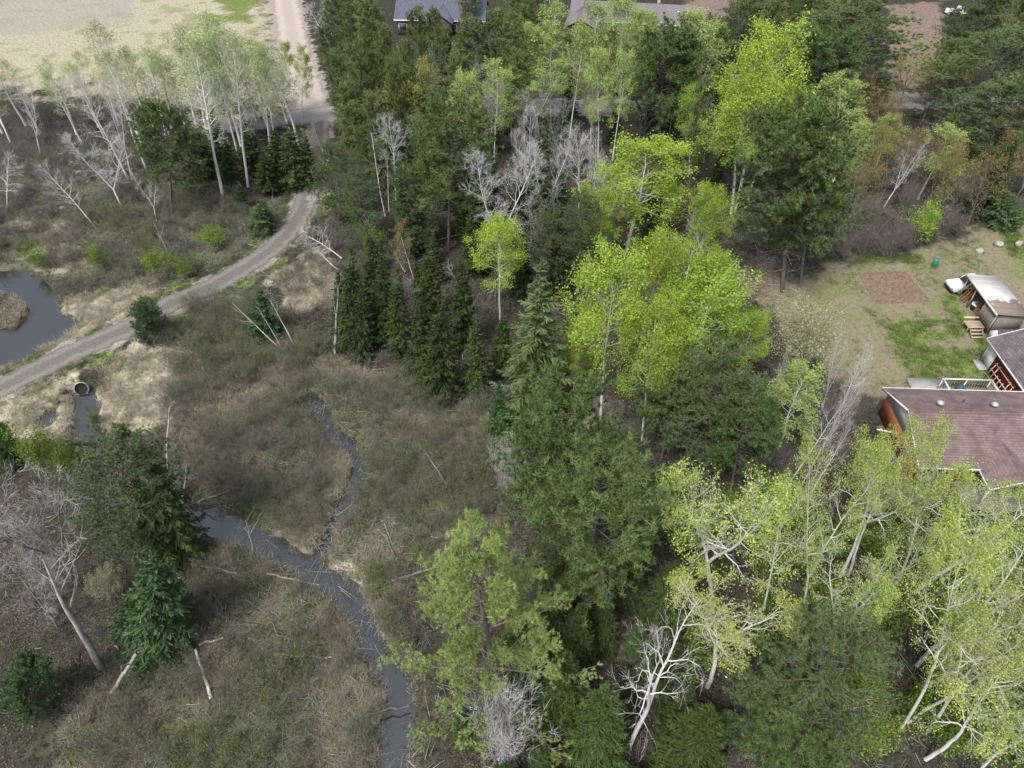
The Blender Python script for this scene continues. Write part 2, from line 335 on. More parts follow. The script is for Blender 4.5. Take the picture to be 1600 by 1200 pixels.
def build_ground():
    def axis(lo, hi, step, far):
        a = list(np.arange(lo, hi + 1e-6, step)); s = step * 2; x = lo; pre = []
        while x > -far: x -= s; s *= 1.5; pre.append(x)
        s = step * 2; x = a[-1]; post = []
        while x < far: x += s; s *= 1.5; post.append(x)
        return np.array(pre[::-1] + a + post)
    xs = axis(-85, 85, 0.5, 1500); ys = axis(4, 172, 0.5, 1500)
    X, Y = np.meshgrid(xs, ys); sh = X.shape
    Z = height(X, Y); Z = np.where((np.abs(X) > 130) | (Y > 220) | (Y < -30), 0, Z)
    n1 = fbm(X * 0.33, Y * 0.33, 31); n2 = fbm(X * 1.3, Y * 1.3, 41)
    def m(polys, soft, amp):
        r = np.zeros(sh)
        for p in polys: r = np.maximum(r, sstep(soft, -soft, poly_sd(X, Y, p) + (n1 - 0.5) * amp + (n2 - 0.5) * amp * 0.6))
        return r
    field = m([FIELD], 5.0, 12)
    dry = np.maximum(m(DRY, 1.6, 4.5), field * 0.75)
    yard = m([YARD], 2.6, 5)
    lawn = np.maximum.reduce([m(LAWN, 1.8, 6.0) * (0.35 + 0.65 * sstep(0.4, 0.6, fbm(X * 0.8, Y * 0.8, 61))), m(FGREEN, 1.5, 4), yard * 0.5 * sstep(0.45, 0.65, n1), field * sstep(0.5, 0.7, n1) * 0.5])
    dr, _ = line_sd(X, Y, ROAD); dd, _ = line_sd(X, Y, DRIVE); dt, zt = line_sd(X, Y, TRACK)
    jj = (n2 - 0.5) * 2.2
    edge = np.maximum.reduce([sstep(3.8, 2.4, dr + jj), sstep(4.2, 2.4, dd + jj * 1.5), sstep(2.7, 1.5, dt + jj * 0.8) * 0.8])
    verge = sstep(4.4, 2.4, dt + jj) * (1 - edge) * sstep(0.42, 0.56, n1)
    lawn = np.maximum(lawn, verge * 0.8)
    wet = np.zeros(sh)
    for p in (POND, STREAM1, STREAM2, POOL): wet = np.maximum(wet, sstep(0.3, -0.4, poly_sd(X, Y, p)))
    mar = np.maximum(m([MARSH], 3.5, 6), m([BRUSH], 3.5, 6))
    A = np.stack([dry, lawn, np.maximum(edge, m([FGREY], 2, 4) * 0.6), np.ones(sh)], -1)
    B = np.stack([m(NEEDLE, 2.6, 6), np.maximum(wet, 0), yard, np.ones(sh)], -1)
    C = np.stack([mar, m([PLOT], 0.5, 0.6), field, np.ones(sh)], -1)
    g = Geo(); h, wd = sh
    i = (np.arange(h - 1)[:, None] * wd + np.arange(wd - 1)[None]).ravel()
    g.add(np.stack([X, Y, Z], -1).reshape(-1, 3), np.stack([i, i + 1, i + wd + 1, i + wd], -1))
    mt, t, b = newmat('ground_cover'); b.inputs['Roughness'].default_value = 1.0; b.inputs['Specular IOR Level'].default_value = 0.05
    me = g.mesh('ground', [mt], True)
    for nm, arr in (('za', A), ('zb', B), ('zc', C)):
        a = me.attributes.new(nm, 'FLOAT_COLOR', 'POINT'); a.data.foreach_set('color', arr.reshape(-1).astype(np.float32))
    N = t.nodes.new; L = t.links.new
    tc = N('ShaderNodeTexCoord')
    def noise(s, d=3.0, r=0.7):
        n = N('ShaderNodeTexNoise'); n.inputs['Scale'].default_value = s; n.inputs['Detail'].default_value = d; n.inputs['Roughness'].default_value = r
        L(tc.outputs['Object'], n.inputs['Vector']); return n.outputs['Fac']
    na, nb, nc = noise(0.5), noise(2.2), noise(7.0)
    def ramp(src, cols):
        r = N('ShaderNodeValToRGB'); r.color_ramp.elements.remove(r.color_ramp.elements[1])
        r.color_ramp.elements[0].position = cols[0][0]; r.color_ramp.elements[0].color = (*cols[0][1], 1)
        for p, c in cols[1:]: e = r.color_ramp.elements.new(p); e.color = (*c, 1)
        L(src, r.inputs[0]); return r.outputs[0]
    def math_(op, a, b_):
        n = N('ShaderNodeMath'); n.operation = op; n.use_clamp = True
        for k, v in enumerate((a, b_)):
            if isinstance(v, (int, float)): n.inputs[k].default_value = v
            else: L(v, n.inputs[k])
        return n.outputs[0]
    def mixc(f, a, b_):
        n = N('ShaderNodeMix'); n.data_type = 'RGBA'; L(f, n.inputs[0]); L(a, n.inputs[6]); L(b_, n.inputs[7]); return n.outputs[2]
    def sep(nm):
        a = N('ShaderNodeAttribute'); a.attribute_name = nm; s = N('ShaderNodeSeparateColor'); L(a.outputs['Color'], s.inputs[0]); return s.outputs
    za, zb, zc = sep('za'), sep('zb'), sep('zc')
    def rough_mask(m_, n_, k=0.55):
        r = N('ShaderNodeMapRange'); r.interpolation_type = 'SMOOTHSTEP'
        x = N('ShaderNodeMath'); x.operation = 'MULTIPLY_ADD'; L(n_, x.inputs[0]); x.inputs[1].default_value = k; L(m_, x.inputs[2])
        r.inputs[1].default_value = 0.5 + k * 0.5 - 0.34; r.inputs[2].default_value = 0.5 + k * 0.5 + 0.34
        L(x.outputs[0], r.inputs[0]); return r.outputs[0]
    mx0 = math_('ADD', math_('MULTIPLY', nb, 0.45), math_('MULTIPLY', nc, 0.55))
    mrr = N('ShaderNodeMapRange'); mrr.inputs[1].default_value = 0.32; mrr.inputs[2].default_value = 0.68; mrr.inputs[3].default_value = 0.2; mrr.inputs[4].default_value = 0.8; L(mx0, mrr.inputs[0]); mixn = mrr.outputs[0]
    c = ramp(mixn, [(0.36, (0.022, 0.023, 0.018)), (0.48, (0.042, 0.042, 0.032)), (0.58, (0.075, 0.068, 0.052)), (0.66, (0.038, 0.052, 0.024))])
    cm = ramp(mixn, [(0.34, (0.038, 0.042, 0.028)), (0.45, (0.078, 0.084, 0.05)), (0.54, (0.18, 0.168, 0.118)), (0.62, (0.085, 0.12, 0.046))])
    c = mixc(rough_mask(zc[0], nb), c, cm)
    cn = ramp(mixn, [(0.38, (0.12, 0.088, 0.068)), (0.5, (0.20, 0.15, 0.12)), (0.62, (0.28, 0.225, 0.18))])
    c = mixc(rough_mask(zb[0], nb), c, cn)
    cy = ramp(mixn, [(0.36, (0.145, 0.115, 0.085)), (0.48, (0.23, 0.195, 0.145)), (0.56, (0.20, 0.20, 0.10)), (0.66, (0.29, 0.25, 0.19))])
    c = mixc(rough_mask(zb[2], nb, 0.35), c, cy)
    cd = ramp(mixn, [(0.34, (0.20, 0.17, 0.115)), (0.46, (0.36, 0.32, 0.235)), (0.58, (0.48, 0.44, 0.34)), (0.68, (0.28, 0.275, 0.15))])
    c = mixc(rough_mask(za[0], nb, 0.5), c, cd)
    cl = ramp(mixn, [(0.34, (0.075, 0.115, 0.028)), (0.5, (0.13, 0.185, 0.045)), (0.62, (0.24, 0.25, 0.11))])
    c = mixc(rough_mask(za[1], nb, 0.7), c, cl)
    cs = ramp(mixn, [(0.36, (0.20, 0.175, 0.155)), (0.5, (0.30, 0.265, 0.235)), (0.64, (0.38, 0.34, 0.30))])
    c = mixc(rough_mask(za[2], nb, 0.45), c, cs)
    cw = ramp(mixn, [(0.4, (0.045, 0.038, 0.03)), (0.6, (0.08, 0.068, 0.05))])
    c = mixc(zb[1], c, cw)
    L(c, b.inputs['Base Color'])
    bp = N('ShaderNodeBump'); bp.inputs['Strength'].default_value = 0.6; bp.inputs['Distance'].default_value = 0.15
    L(mixn, bp.inputs['Height']); L(bp.outputs[0], b.inputs['Normal'])
    tag(link('ground', me), kind='structure')
build_ground()
def zg(x, y):
    return float(height(np.array([float(x)]), np.array([float(y)]))[0])

def strip(name, line, half, m, dz, seed, crown=0.0):
    """a roadway following a line, with uneven edges"""
    rng = np.random.default_rng(seed)
    P = np.array(line); seg = np.linalg.norm(np.diff(P[:, :2], axis=0), axis=1); s = np.concatenate([[0], np.cumsum(seg)])
    q = np.arange(0, s[-1], 0.6); P = np.stack([np.interp(q, s, P[:, k]) for k in range(3)], 1)
    T = nrm(np.gradient(P[:, :2], axis=0)); Nn = np.stack([-T[:, 1], T[:, 0]], 1)
    cols = np.array([-1, -0.9, -0.55, -0.2, 0.2, 0.55, 0.9, 1.0]); rows = []
    wl = 1 + 0.28 * (fbm(q * 0.5, q * 0 + 3.3, seed) - 0.5) + 0.10 * rng.normal(size=len(q)).clip(-1.5, 1.5)
    wr = 1 + 0.28 * (fbm(q * 0.5, q * 0 + 9.3, seed) - 0.5) + 0.10 * rng.normal(size=len(q)).clip(-1.5, 1.5)
    for c_ in cols:
        off = c_ * half * np.where(c_ < 0, wl, wr)
        xy = P[:, :2] + Nn * off[:, None]
        z = P[:, 2] + dz + crown * (1 - c_ * c_) - (0.05 if abs(c_) == 1 else 0) - (0.035 if 0.4 < abs(c_) < 0.7 else 0)
        rows.append(np.concatenate([xy, z[:, None]], 1))
    V = np.stack(rows, 1); n, k = V.shape[:2]
    i = (np.arange(n - 1)[:, None] * k + np.arange(k - 1)[None]).ravel()
    g = Geo(); g.add(V.reshape(-1, 3), np.stack([i, i + k, i + k + 1, i + 1], -1), 0, np.tile(np.abs(cols), n))
    return tag(link(name, g.mesh(name, [m], True)), kind='structure')
def trackmat(name, rut, mid, green):
    m, t, b = newmat(name); b.inputs['Roughness'].default_value = 1
    N = t.nodes.new; L = t.links.new
    tc = N('ShaderNodeTexCoord'); nz = N('ShaderNodeTexNoise'); nz.inputs['Scale'].default_value = 2.4; nz.inputs['Detail'].default_value = 4; nz.inputs['Roughness'].default_value = 0.72
    L(tc.outputs['Object'], nz.inputs[0])
    a = N('ShaderNodeAttribute'); a.attribute_name = 'tint'
    r = N('ShaderNodeValToRGB'); e = r.color_ramp.elements
    e[0].position = 0.0; e[0].color = (*mid, 1); e[1].position = 1.0; e[1].color = (*green, 1)
    for p, c in ((0.3, mid), (0.5, rut), (0.72, rut), (0.92, mid)): x = e.new(p); x.color = (*c, 1)
    ad = N('ShaderNodeMath'); ad.operation = 'MULTIPLY_ADD'; ad.inputs[1].default_value = 0.9; L(nz.outputs['Fac'], ad.inputs[0])
    sb = N('ShaderNodeMath'); sb.operation = 'SUBTRACT'; sb.inputs[1].default_value = 0.45; L(a.outputs['Fac'], sb.inputs[0]); L(sb.outputs[0], ad.inputs[2])
    L(ad.outputs[0], r.inputs[0])
    hv = N('ShaderNodeHueSaturation'); mr = N('ShaderNodeMapRange'); mr.inputs[1].default_value = 0.3; mr.inputs[2].default_value = 0.7; mr.inputs[3].default_value = 0.72; mr.inputs[4].default_value = 1.22
    n2 = N('ShaderNodeTexNoise'); n2.inputs['Scale'].default_value = 9; n2.inputs['Detail'].default_value = 3; L(tc.outputs['Object'], n2.inputs[0])
    L(n2.outputs['Fac'], mr.inputs[0]); L(mr.outputs[0], hv.inputs['Value']); L(r.outputs[0], hv.inputs['Color']); L(hv.outputs[0], b.inputs['Base Color'])
    bp = N('ShaderNodeBump'); bp.inputs['Strength'].default_value = 0.4; bp.inputs['Distance'].default_value = 0.05; L(n2.outputs['Fac'], bp.inputs['Height']); L(bp.outputs[0], b.inputs['Normal'])
    return m
strip('gravel_track', TRACK, TRACK_W, trackmat('track_gravel', (0.20, 0.183, 0.168), (0.145, 0.132, 0.115), (0.15, 0.135, 0.09)), 0.03, 1)
strip('road', ROAD, 2.7, trackmat('road_surface', (0.29, 0.27, 0.26), (0.25, 0.23, 0.22), (0.24, 0.21, 0.17)), 0.03, 2, 0.05)
strip('driveway', DRIVE, 2.5, trackmat('driveway_sand', (0.42, 0.365, 0.32), (0.37, 0.315, 0.265), (0.30, 0.26, 0.19)), 0.035, 3)

def watermat():
    m = bpy.data.materials.new('dark_water'); m.use_nodes = True; t = m.node_tree; t.nodes.clear(); N = t.nodes.new; L = t.links.new
    out = N('ShaderNodeOutputMaterial'); mx = N('ShaderNodeMixShader'); df = N('ShaderNodeBsdfDiffuse'); gl = N('ShaderNodeBsdfGlossy')
    df.inputs[0].default_value = (0.026, 0.026, 0.023, 1); gl.inputs[0].default_value = (0.92, 0.92, 0.9, 1); gl.inputs['Roughness'].default_value = 0.04
    lw = N('ShaderNodeLayerWeight'); lw.inputs[0].default_value = 0.35
    mr = N('ShaderNodeMapRange'); mr.inputs[3].default_value = 0.135; mr.inputs[4].default_value = 0.9; L(lw.outputs['Fresnel'], mr.inputs[0])
    tc = N('ShaderNodeTexCoord'); nz = N('ShaderNodeTexNoise'); nz.inputs['Scale'].default_value = 1.8; nz.inputs['Detail'].default_value = 4; L(tc.outputs['Object'], nz.inputs[0])
    bp = N('ShaderNodeBump'); bp.inputs['Strength'].default_value = 0.12; bp.inputs['Distance'].default_value = 0.05; L(nz.outputs['Fac'], bp.inputs['Height'])
    L(bp.outputs[0], gl.inputs['Normal']); L(mr.outputs[0], mx.inputs[0]); L(df.outputs[0], mx.inputs[1]); L(gl.outputs[0], mx.inputs[2]); L(mx.outputs[0], out.inputs[0])
    return m
WATER = watermat()
def sheet(name, poly, z, grow=1.1):
    P = np.array(poly); X, Y = P[:, 0], P[:, 1]
    x0, x1, y0, y1 = X.min() - grow, X.max() + grow, Y.min() - grow, Y.max() + grow
    nx, ny = int((x1 - x0) / 0.5) + 1, int((y1 - y0) / 0.5) + 1
    gx, gy = np.meshgrid(np.linspace(x0, x1, nx), np.linspace(y0, y1, ny))
    sd = poly_sd(gx, gy, poly)
    i = (np.arange(ny - 1)[:, None] * nx + np.arange(nx - 1)[None]).ravel()
    keep = sd.ravel()[i] < grow
    i = i[keep]
    g = Geo(); g.add(np.stack([gx, gy, gx * 0 + z], -1).reshape(-1, 3), np.stack([i, i + 1, i + nx + 1, i + nx], -1))
    return tag(link(name, g.mesh(name, [WATER])), kind='structure')
sheet('pond', POND, -0.45); sheet('stream', STREAM1, -0.42); sheet('side_stream', STREAM2, -0.424); sheet('puddle', POOL, -0.35, 0.6)

# ================================================================== TREE PATTERNS
def rv(rng): return Vector((rng.gauss(0, 1), rng.gauss(0, 1), rng.gauss(0, 1)))
class Skel:
    """segments of a branching plant, by level, and the places of its leaves"""
    def __init__(s, seed):
        s.rng = random.Random(seed); s.seg = {0: [], 1: [], 2: [], 3: [], 4: []}; s.leaf = []; s.tips = []
    def limb(s, lvl, p, d, L, r, n, wander, trop, taper=0.75):
        nodes = []; p = Vector(p); d = Vector(d).normalized()
        for i in range(n):
            t0, t1 = i / n, (i + 1) / n
            d = (d + rv(s.rng) * wander + Vector((0, 0, trop))).normalized()
            q = p + d * (L / n)
            s.seg[lvl].append((p, q, r * (1 - taper * t0), r * (1 - taper * t1)))
            p = q; nodes.append((p.copy(), d.copy(), r * (1 - taper * t1), t1))
        return nodes
def side_dir(rng, d, ang):
    a = d.cross(rv(rng)).normalized()
    return (d * math.cos(ang) + a * math.sin(ang)).normalized()
def seg_geo(g, segs, k, matid, thin=0.0, rng=None):
    if not segs: return
    P0 = np.array([tuple(a[0]) for a in segs]); P1 = np.array([tuple(a[1]) for a in segs]); R0 = np.array([a[2] for a in segs]); R1 = np.array([a[3] for a in segs])
    if k >= 3: V, F = prisms(P0, P1, R0, R1, k); g.add(V, F, matid)
    else: V, F = blades(P0, P1, R0, rng, 0.5); g.add(V, F, matid)

def deciduous(seed, H=18.0, R=3.2, bole=0.45, nprim=16, r0=0.16, nleaf=3500, lsize=0.13, lean=0.02, fork=0, wander=0.05, up=0.9, sub=5, twig=5, shape=0.8, tw=0.011, reach=1.0, lspread=0.28, leaf_out=0.0, thick=1.0):
    """trunk with limbs; crown of twigs and leaves"""
    S = Skel(seed); rng = S.rng; nr = np.random.default_rng(seed)
    leaders = []
    if fork:
        hz = H * bole * rng.uniform(0.85, 1.0)
        nodes = S.limb(0, (0, 0, 0), (rng.gauss(0, lean), rng.gauss(0, lean), 1), hz, r0, 8, wander * 0.5, 0.02, 0.3)
        az = rng.uniform(0, 6.28)
        for k in range(fork):
            a = az + k * 6.283 / fork + rng.gauss(0, 0.25); sp = rng.uniform(0.28, 0.5)
            d = Vector((math.cos(a) * sp, math.sin(a) * sp, 1))
            ln = (H - hz) * rng.uniform(0.82, 1.05) if k else (H - hz) * 1.02
            leaders.append((S.limb(0, nodes[-1][0], d, ln, r0 * 0.62, 9, wander, 0.06, 0.88), ln, 0.12, 1.0 / fork ** 0.5))
    else:
        nodes = S.limb(0, (0, 0, 0), (rng.gauss(0, lean), rng.gauss(0, lean), 1), H, r0, 16, wander * 0.6, 0.06, 0.9)
        leaders.append((nodes, H, bole, 1.0))
    for nodes, LN, b0, rs in leaders:
        m = int(nprim * (1 if not fork else 1.2 / fork ** 0.6))
        for i in range(m):
            t = b0 + (0.97 - b0) * (i + rng.random()) / m
            idx = min(len(nodes) - 1, int(t * len(nodes))); p, d, r, tt = nodes[idx]
            q0 = nodes[idx - 1][0] if idx else Vector((0, 0, 0)) if not fork else p
            fr = t * len(nodes) - idx; p = q0.lerp(p, max(0, min(1, fr)))
            u = (t - b0) / (1 - b0)
            L = R * rs * (math.sin(math.pi * (0.16 + 0.78 * u)) ** shape) * rng.uniform(0.75, 1.15) + 0.25
            a = i * 2.399 + rng.gauss(0, 0.5); e = (0.25 + 0.75 * u) * up + rng.gauss(0, 0.12)
            dd = Vector((math.cos(a) * math.cos(e), math.sin(a) * math.cos(e), math.sin(e)))
            prim = S.limb(1, p, dd, L, max(0.018, min(r * 0.55, 0.05 * L ** 0.5) * thick), 5, wander * 3.2, 0.06, 0.8)
            for j in range(sub):
                tj = 0.25 + 0.75 * (j + rng.random()) / sub
                pj, dj, rj, _ = prim[min(4, int(tj * 5))]
                sec = S.limb(2, pj, side_dir(rng, dj, rng.uniform(0.5, 1.0)), L * 0.42 * rng.uniform(0.6, 1.2) * reach + 0.15, max(0.011, rj * 0.6), 3, 0.18, 0.10, 0.6)
                for k in range(twig):
                    pk, dk, rk, _ = sec[min(2, int((0.2 + 0.8 * (k + rng.random()) / twig) * 3))]
                    tg = S.limb(3, pk, side_dir(rng, dk, rng.uniform(0.4, 0.9)), L * 0.2 * rng.uniform(0.6, 1.3) * reach + 0.2, tw, 2, 0.15, 0.10, 0.5)
                    S.tips.append(tg[-1][0]); S.tips.append(tg[0][0])
            S.tips.append(prim[-1][0])
    tr = Geo(); seg_geo(tr, S.seg[0], 7, 0); seg_geo(tr, S.seg[1], 4, 0)
    cr = Geo(); seg_geo(cr, S.seg[2], 3, 0); seg_geo(cr, S.seg[3], 2, 0, rng=nr)
    if nleaf:
        T = np.array([tuple(p) for p in S.tips])
        if leaf_out:
            rad = np.hypot(T[:, 0], T[:, 1]) / R + (T[:, 2] / H) * 0.9
            wgt = np.clip(rad, 0.05, None) ** leaf_out; wgt /= wgt.sum()
        else: wgt = None
        ids = nr.choice(len(T), nleaf, p=wgt); C = T[ids] + nr.normal(size=(nleaf, 3)) * lspread * np.array([1, 1, 0.8])
        V, F = leaf_quads(C, lsize * nr.uniform(0.6, 1.25, nleaf), nr, 0.25)
        ct = nr.random(len(T)); tint = np.clip(ct[ids] * 0.55 + nr.random(nleaf) * 0.45, 0, 1)
        cr.add(V, F, 1, np.repeat(tint, 4))
    return tr, cr, H, R

def conifer(seed, H=12.0, R=2.2, whorls=24, per=7, base=0.05, droop=0.25, dens=1.0, width=0.075, power=0.85, ragged=0.15, r0=0.13, uplift=0.3):
    """spire of drooping, layered boughs, each a flat spray of needled twigs"""
    rng = random.Random(seed); nr = np.random.default_rng(seed)
    tr = Geo(); cr = Geo()
    S = Skel(seed); S.limb(0, (0, 0, 0), (0, 0, 1), H, r0, 8, 0.01, 0.05, 0.93); seg_geo(tr, S.seg[0], 7, 0)
    P0, P1, W, TT = [], [], [], []; bs = []
    for i in range(whorls):
        u = (i + 0.5) / whorls; z0 = H * (base + (0.985 - base) * u)
        for j in range(per if u < 0.85 else max(3, per - 3)):
            z = z0 + rng.gauss(0, H * 0.012)
            L = (R * (1 - u) ** power + 0.12) * (1 + rng.gauss(0, ragged)); L = max(0.12, L)
            a = j * 6.283 / per + i * 1.1 + rng.gauss(0, 0.18)
            el = -droop + (uplift + droop) * u ** 1.5 + rng.gauss(0, 0.08)
            d = np.array([math.cos(a) * math.cos(el), math.sin(a) * math.cos(el), math.sin(el)]); sd = np.array([-math.sin(a), math.cos(a), 0])
            bt = rng.random()
            n = max(3, int(L / 0.13 * dens)); s = (np.arange(n) + 0.5) / n
            pts = np.array([0, 0, z]) + d * (s * L)[:, None] + np.array([0, 0, 1]) * (0.18 * L * s * s - 0.06 * L * s)[:, None]
            bs.append((Vector((0, 0, z)), Vector(tuple(pts[-1])), 0.02, 0.006))
            for sg in (-1, 1):
                l = (0.42 * L * (1 - s) ** 0.8 + 0.12) * nr.uniform(0.7, 1.2, n)
                dirs = nrm(d * 0.75 + sg * sd * nr.uniform(0.5, 1.0, n)[:, None] + np.array([0, 0, -0.18]) + nr.normal(size=(n, 3)) * 0.12)
                P0.append(pts); P1.append(pts + dirs * l[:, None]); W.append(np.full(n, width)); TT.append(np.clip(bt * 0.5 + 0.5 * nr.random(n), 0, 1))
            P0.append(pts); P1.append(pts + nrm(d + np.array([0, 0, 0.5]) + nr.normal(size=(n, 3)) * 0.3) * 0.22); W.append(np.full(n, width)); TT.append(np.clip(bt * 0.5 + 0.5 * nr.random(n), 0, 1))
    P0 = np.concatenate(P0); P1 = np.concatenate(P1); W = np.concatenate(W); TT = np.concatenate(TT)
    V, F = blades(P0, P1, W, nr, 0.35); cr.add(V, F, 1, np.repeat(TT, 4))
    seg_geo(cr, bs, 2, 0, rng=nr)
    V, F = blades(np.array([[0, 0, H * 0.95]] * 6), np.array([[rng.gauss(0, .1), rng.gauss(0, .1), H * rng.uniform(0.985, 1.02)] for _ in range(6)]), np.full(6, 0.05), nr); cr.add(V, F, 1, 0.7)
    return tr, cr, H, R

def pine(seed, H=17.0, R=3.5, base=0.4, nprim=34, sub=6, ntuft=14, nl=0.30, nw=0.022, spread=0.55, flat=0.2, shape=0.7, r0=0.2, up=0.35, tuft_up=0.5, layers=0, step=0.0, dead=8, along=3, top=0.95, inner=8, vary=(0.7, 1.15), cone=0.0, fan=0.36, jit=0.10, btw=0.45):
    """trunk with limbs, needles in brush-like tufts at the twig ends"""
    S = Skel(seed); rng = S.rng; nr = np.random.default_rng(seed)
    nodes = S.limb(0, (0, 0, 0), (rng.gauss(0, .015), rng.gauss(0, .015), 1), H * 0.98, r0, 14, 0.02, 0.06, 0.9)
    P, D, T = [], [], []
    for i in range(nprim + dead):
        isdead = i >= nprim
        u = (i + rng.random()) / nprim if not isdead else -rng.uniform(0.05, 0.5)
        t = base + (top - base) * u
        if layers and not isdead: t = base + (top - base) * (math.floor(u * layers) + rng.uniform(0.2, 0.5)) / layers
        t = max(0.12, min(0.97, t))
        idx = min(13, int(t * 14)); p = (nodes[idx - 1][0] if idx else Vector((0, 0, 0))).lerp(nodes[idx][0], t * 14 - idx)
        uu = max(0, u)
        L = (R * math.sin(math.pi * (0.22 + 0.72 * uu)) ** shape * rng.uniform(*vary) + 0.3 if not cone else R * (1 - 0.97 * uu) ** cone * rng.uniform(*vary) + 0.35) if not isdead else R * rng.uniform(0.25, 0.6)
        a = i * 2.399 + rng.gauss(0, 0.35); e = up * (0.1 + 1.5 * uu) - (0.2 if isdead else 0) + rng.gauss(0, 0.1)
        dd = Vector((math.cos(a) * math.cos(e), math.sin(a) * math.cos(e), math.sin(e)))
        lm = S.limb(1, p, dd, L, 0.03 + 0.012 * L, 5, 0.07, 0.05, 0.75)
        if isdead:
            for j in range(3):
                pj, dj, rj, _ = lm[rng.randint(1, 4)]; S.limb(2, pj, side_dir(rng, dj, 0.8), L * 0.3, 0.012, 2, 0.2, 0.0, 0.6)
            continue
        bt = rng.random()
        for j in range(sub):
            tj = 0.3 + 0.7 * (j + rng.random()) / sub
            pj, dj, rj, _ = lm[min(4, int(tj * 5))]
            sdv = side_dir(rng, dj, rng.uniform(0.5, 1.0)); sdv.z = sdv.z * (1 - flat) + 0.12; 
            sec = S.limb(2, pj, sdv, L * fan * rng.uniform(0.6, 1.2) + 0.2, 0.013, 3, 0.12, 0.06, 0.5)
            for q in range(along):
                pk, dk, _, _ = sec[2 - q % 3]
                P.append(tuple(pk + rv(rng) * jit)); v = dk + Vector((0, 0, tuft_up)); D.append(tuple(v)); T.append(bt * btw + (1 - btw) * rng.random())
        for q in range(inner):
            pk, dk, _, _ = lm[1 + q % 4]; P.append(tuple(pk + rv(rng) * 0.16 + Vector((0, 0, 0.05)))); D.append((rng.gauss(0, .5), rng.gauss(0, .5), 1)); T.append(bt * 0.45 + 0.55 * rng.random())
        pk, dk, _, _ = lm[-1]; P.append(tuple(pk)); D.append(tuple(dk + Vector((0, 0, tuft_up)))); T.append(bt)
    for k in range(8):
        P.append((nodes[-1][0].x + rng.gauss(0, .25), nodes[-1][0].y + rng.gauss(0, .25), H * rng.uniform(0.92, 0.99))); D.append((rng.gauss(0, .3), rng.gauss(0, .3), 1)); T.append(rng.random())
    tr = Geo(); seg_geo(tr, S.seg[0], 8, 0); seg_geo(tr, S.seg[1], 4, 0)
    cr = Geo(); seg_geo(cr, S.seg[2], 3, 0)
    V, F = tufts(np.array(P), np.array(D), ntuft, nl, nw, spread, nr)
    tint = np.clip(np.repeat(np.array(T), ntuft) * 0.75 + 0.25 * nr.random(len(P) * ntuft), 0, 1)
    cr.add(V, F, 1, np.repeat(tint, 3))
    return tr, cr, H, R

def shrub(seed, H=3.0, R=1.6, stems=9, sub=6, nleaf=250, lsize=0.06, tw=0.010, lspread=0.12, arch=0.5, twig=3):
    """many stems from the ground"""
    S = Skel(seed); rng = S.rng; nr = np.random.default_rng(seed)
    for i in range(stems):
        a = rng.uniform(0, 6.283); sp = rng.uniform(0.1, 1.0)
        d = Vector((math.cos(a) * sp * R / H * 1.1, math.sin(a) * sp * R / H * 1.1, 1))
        st = S.limb(1, (rng.gauss(0, .15 * R), rng.gauss(0, .15 * R), -0.05), d, H * rng.uniform(0.6, 1.05) * (1 + 0.25 * sp), 0.006 + 0.0045 * H, 5, 0.10, -0.04 * arch * sp, 0.75)
        for j in range(sub):
            pj, dj, rj, _ = st[min(4, int((0.3 + 0.7 * rng.random()) * 5))]
            sec = S.limb(2, pj, side_dir(rng, dj, rng.uniform(0.4, 0.9)), H * 0.28 * rng.uniform(0.5, 1.2), tw * 1.2, 2, 0.15, 0.08, 0.5)
            S.tips.append(sec[-1][0])
            for k in range(twig):
                tg = S.limb(3, sec[k % 2][0], side_dir(rng, sec[k % 2][1], rng.uniform(0.4, 0.9)), H * 0.15 * rng.uniform(0.5, 1.2), tw, 1, 0.1, 0.08, 0.4); S.tips.append(tg[-1][0])
    tr = Geo(); seg_geo(tr, S.seg[1], 3, 0)
    cr = Geo(); seg_geo(cr, S.seg[2], 2, 0, rng=nr); seg_geo(cr, S.seg[3], 2, 0, rng=nr)
    if nleaf:
        T = np.array([tuple(p) for p in S.tips]); ids = nr.integers(0, len(T), nleaf)
        V, F = leaf_quads(T[ids] + nr.normal(size=(nleaf, 3)) * lspread, lsize * nr.uniform(0.6, 1.3, nleaf), nr, 0.2)
        cr.add(V, F, 1, np.repeat(nr.random(nleaf), 4))
    return tr, cr, H, R

def snag(seed, H=6.0, r0=0.10, stubs=4, broken=0.5, bend=0.05, fine=0):
    """dead standing trunk with broken limbs"""
    S = Skel(seed); rng = S.rng; nr = np.random.default_rng(seed)
    nd = S.limb(0, (0, 0, 0), (rng.gauss(0, .04), rng.gauss(0, .04), 1), H, r0, 12, bend, 0.02, broken)
    for i in range(stubs):
        p, d, r, t = nd[rng.randint(5, 11)]
        lm = S.limb(1, p, side_dir(rng, d, rng.uniform(0.4, 0.9)), H * rng.uniform(0.1, 0.3), r * 0.5, 4, 0.18, 0.06, 0.8)
        for k in range(2 + fine):
            q = lm[rng.randint(1, 3)]; S.limb(2, q[0], side_dir(rng, q[1], 0.7), H * rng.uniform(0.05, 0.13), 0.012, 2, 0.2, 0.04, 0.6)
    tr = Geo(); seg_geo(tr, S.seg[0], 7, 0); cr = Geo(); seg_geo(cr, S.seg[1], 4, 0); seg_geo(cr, S.seg[2], 3, 0)
    return tr, cr, H, H * 0.25

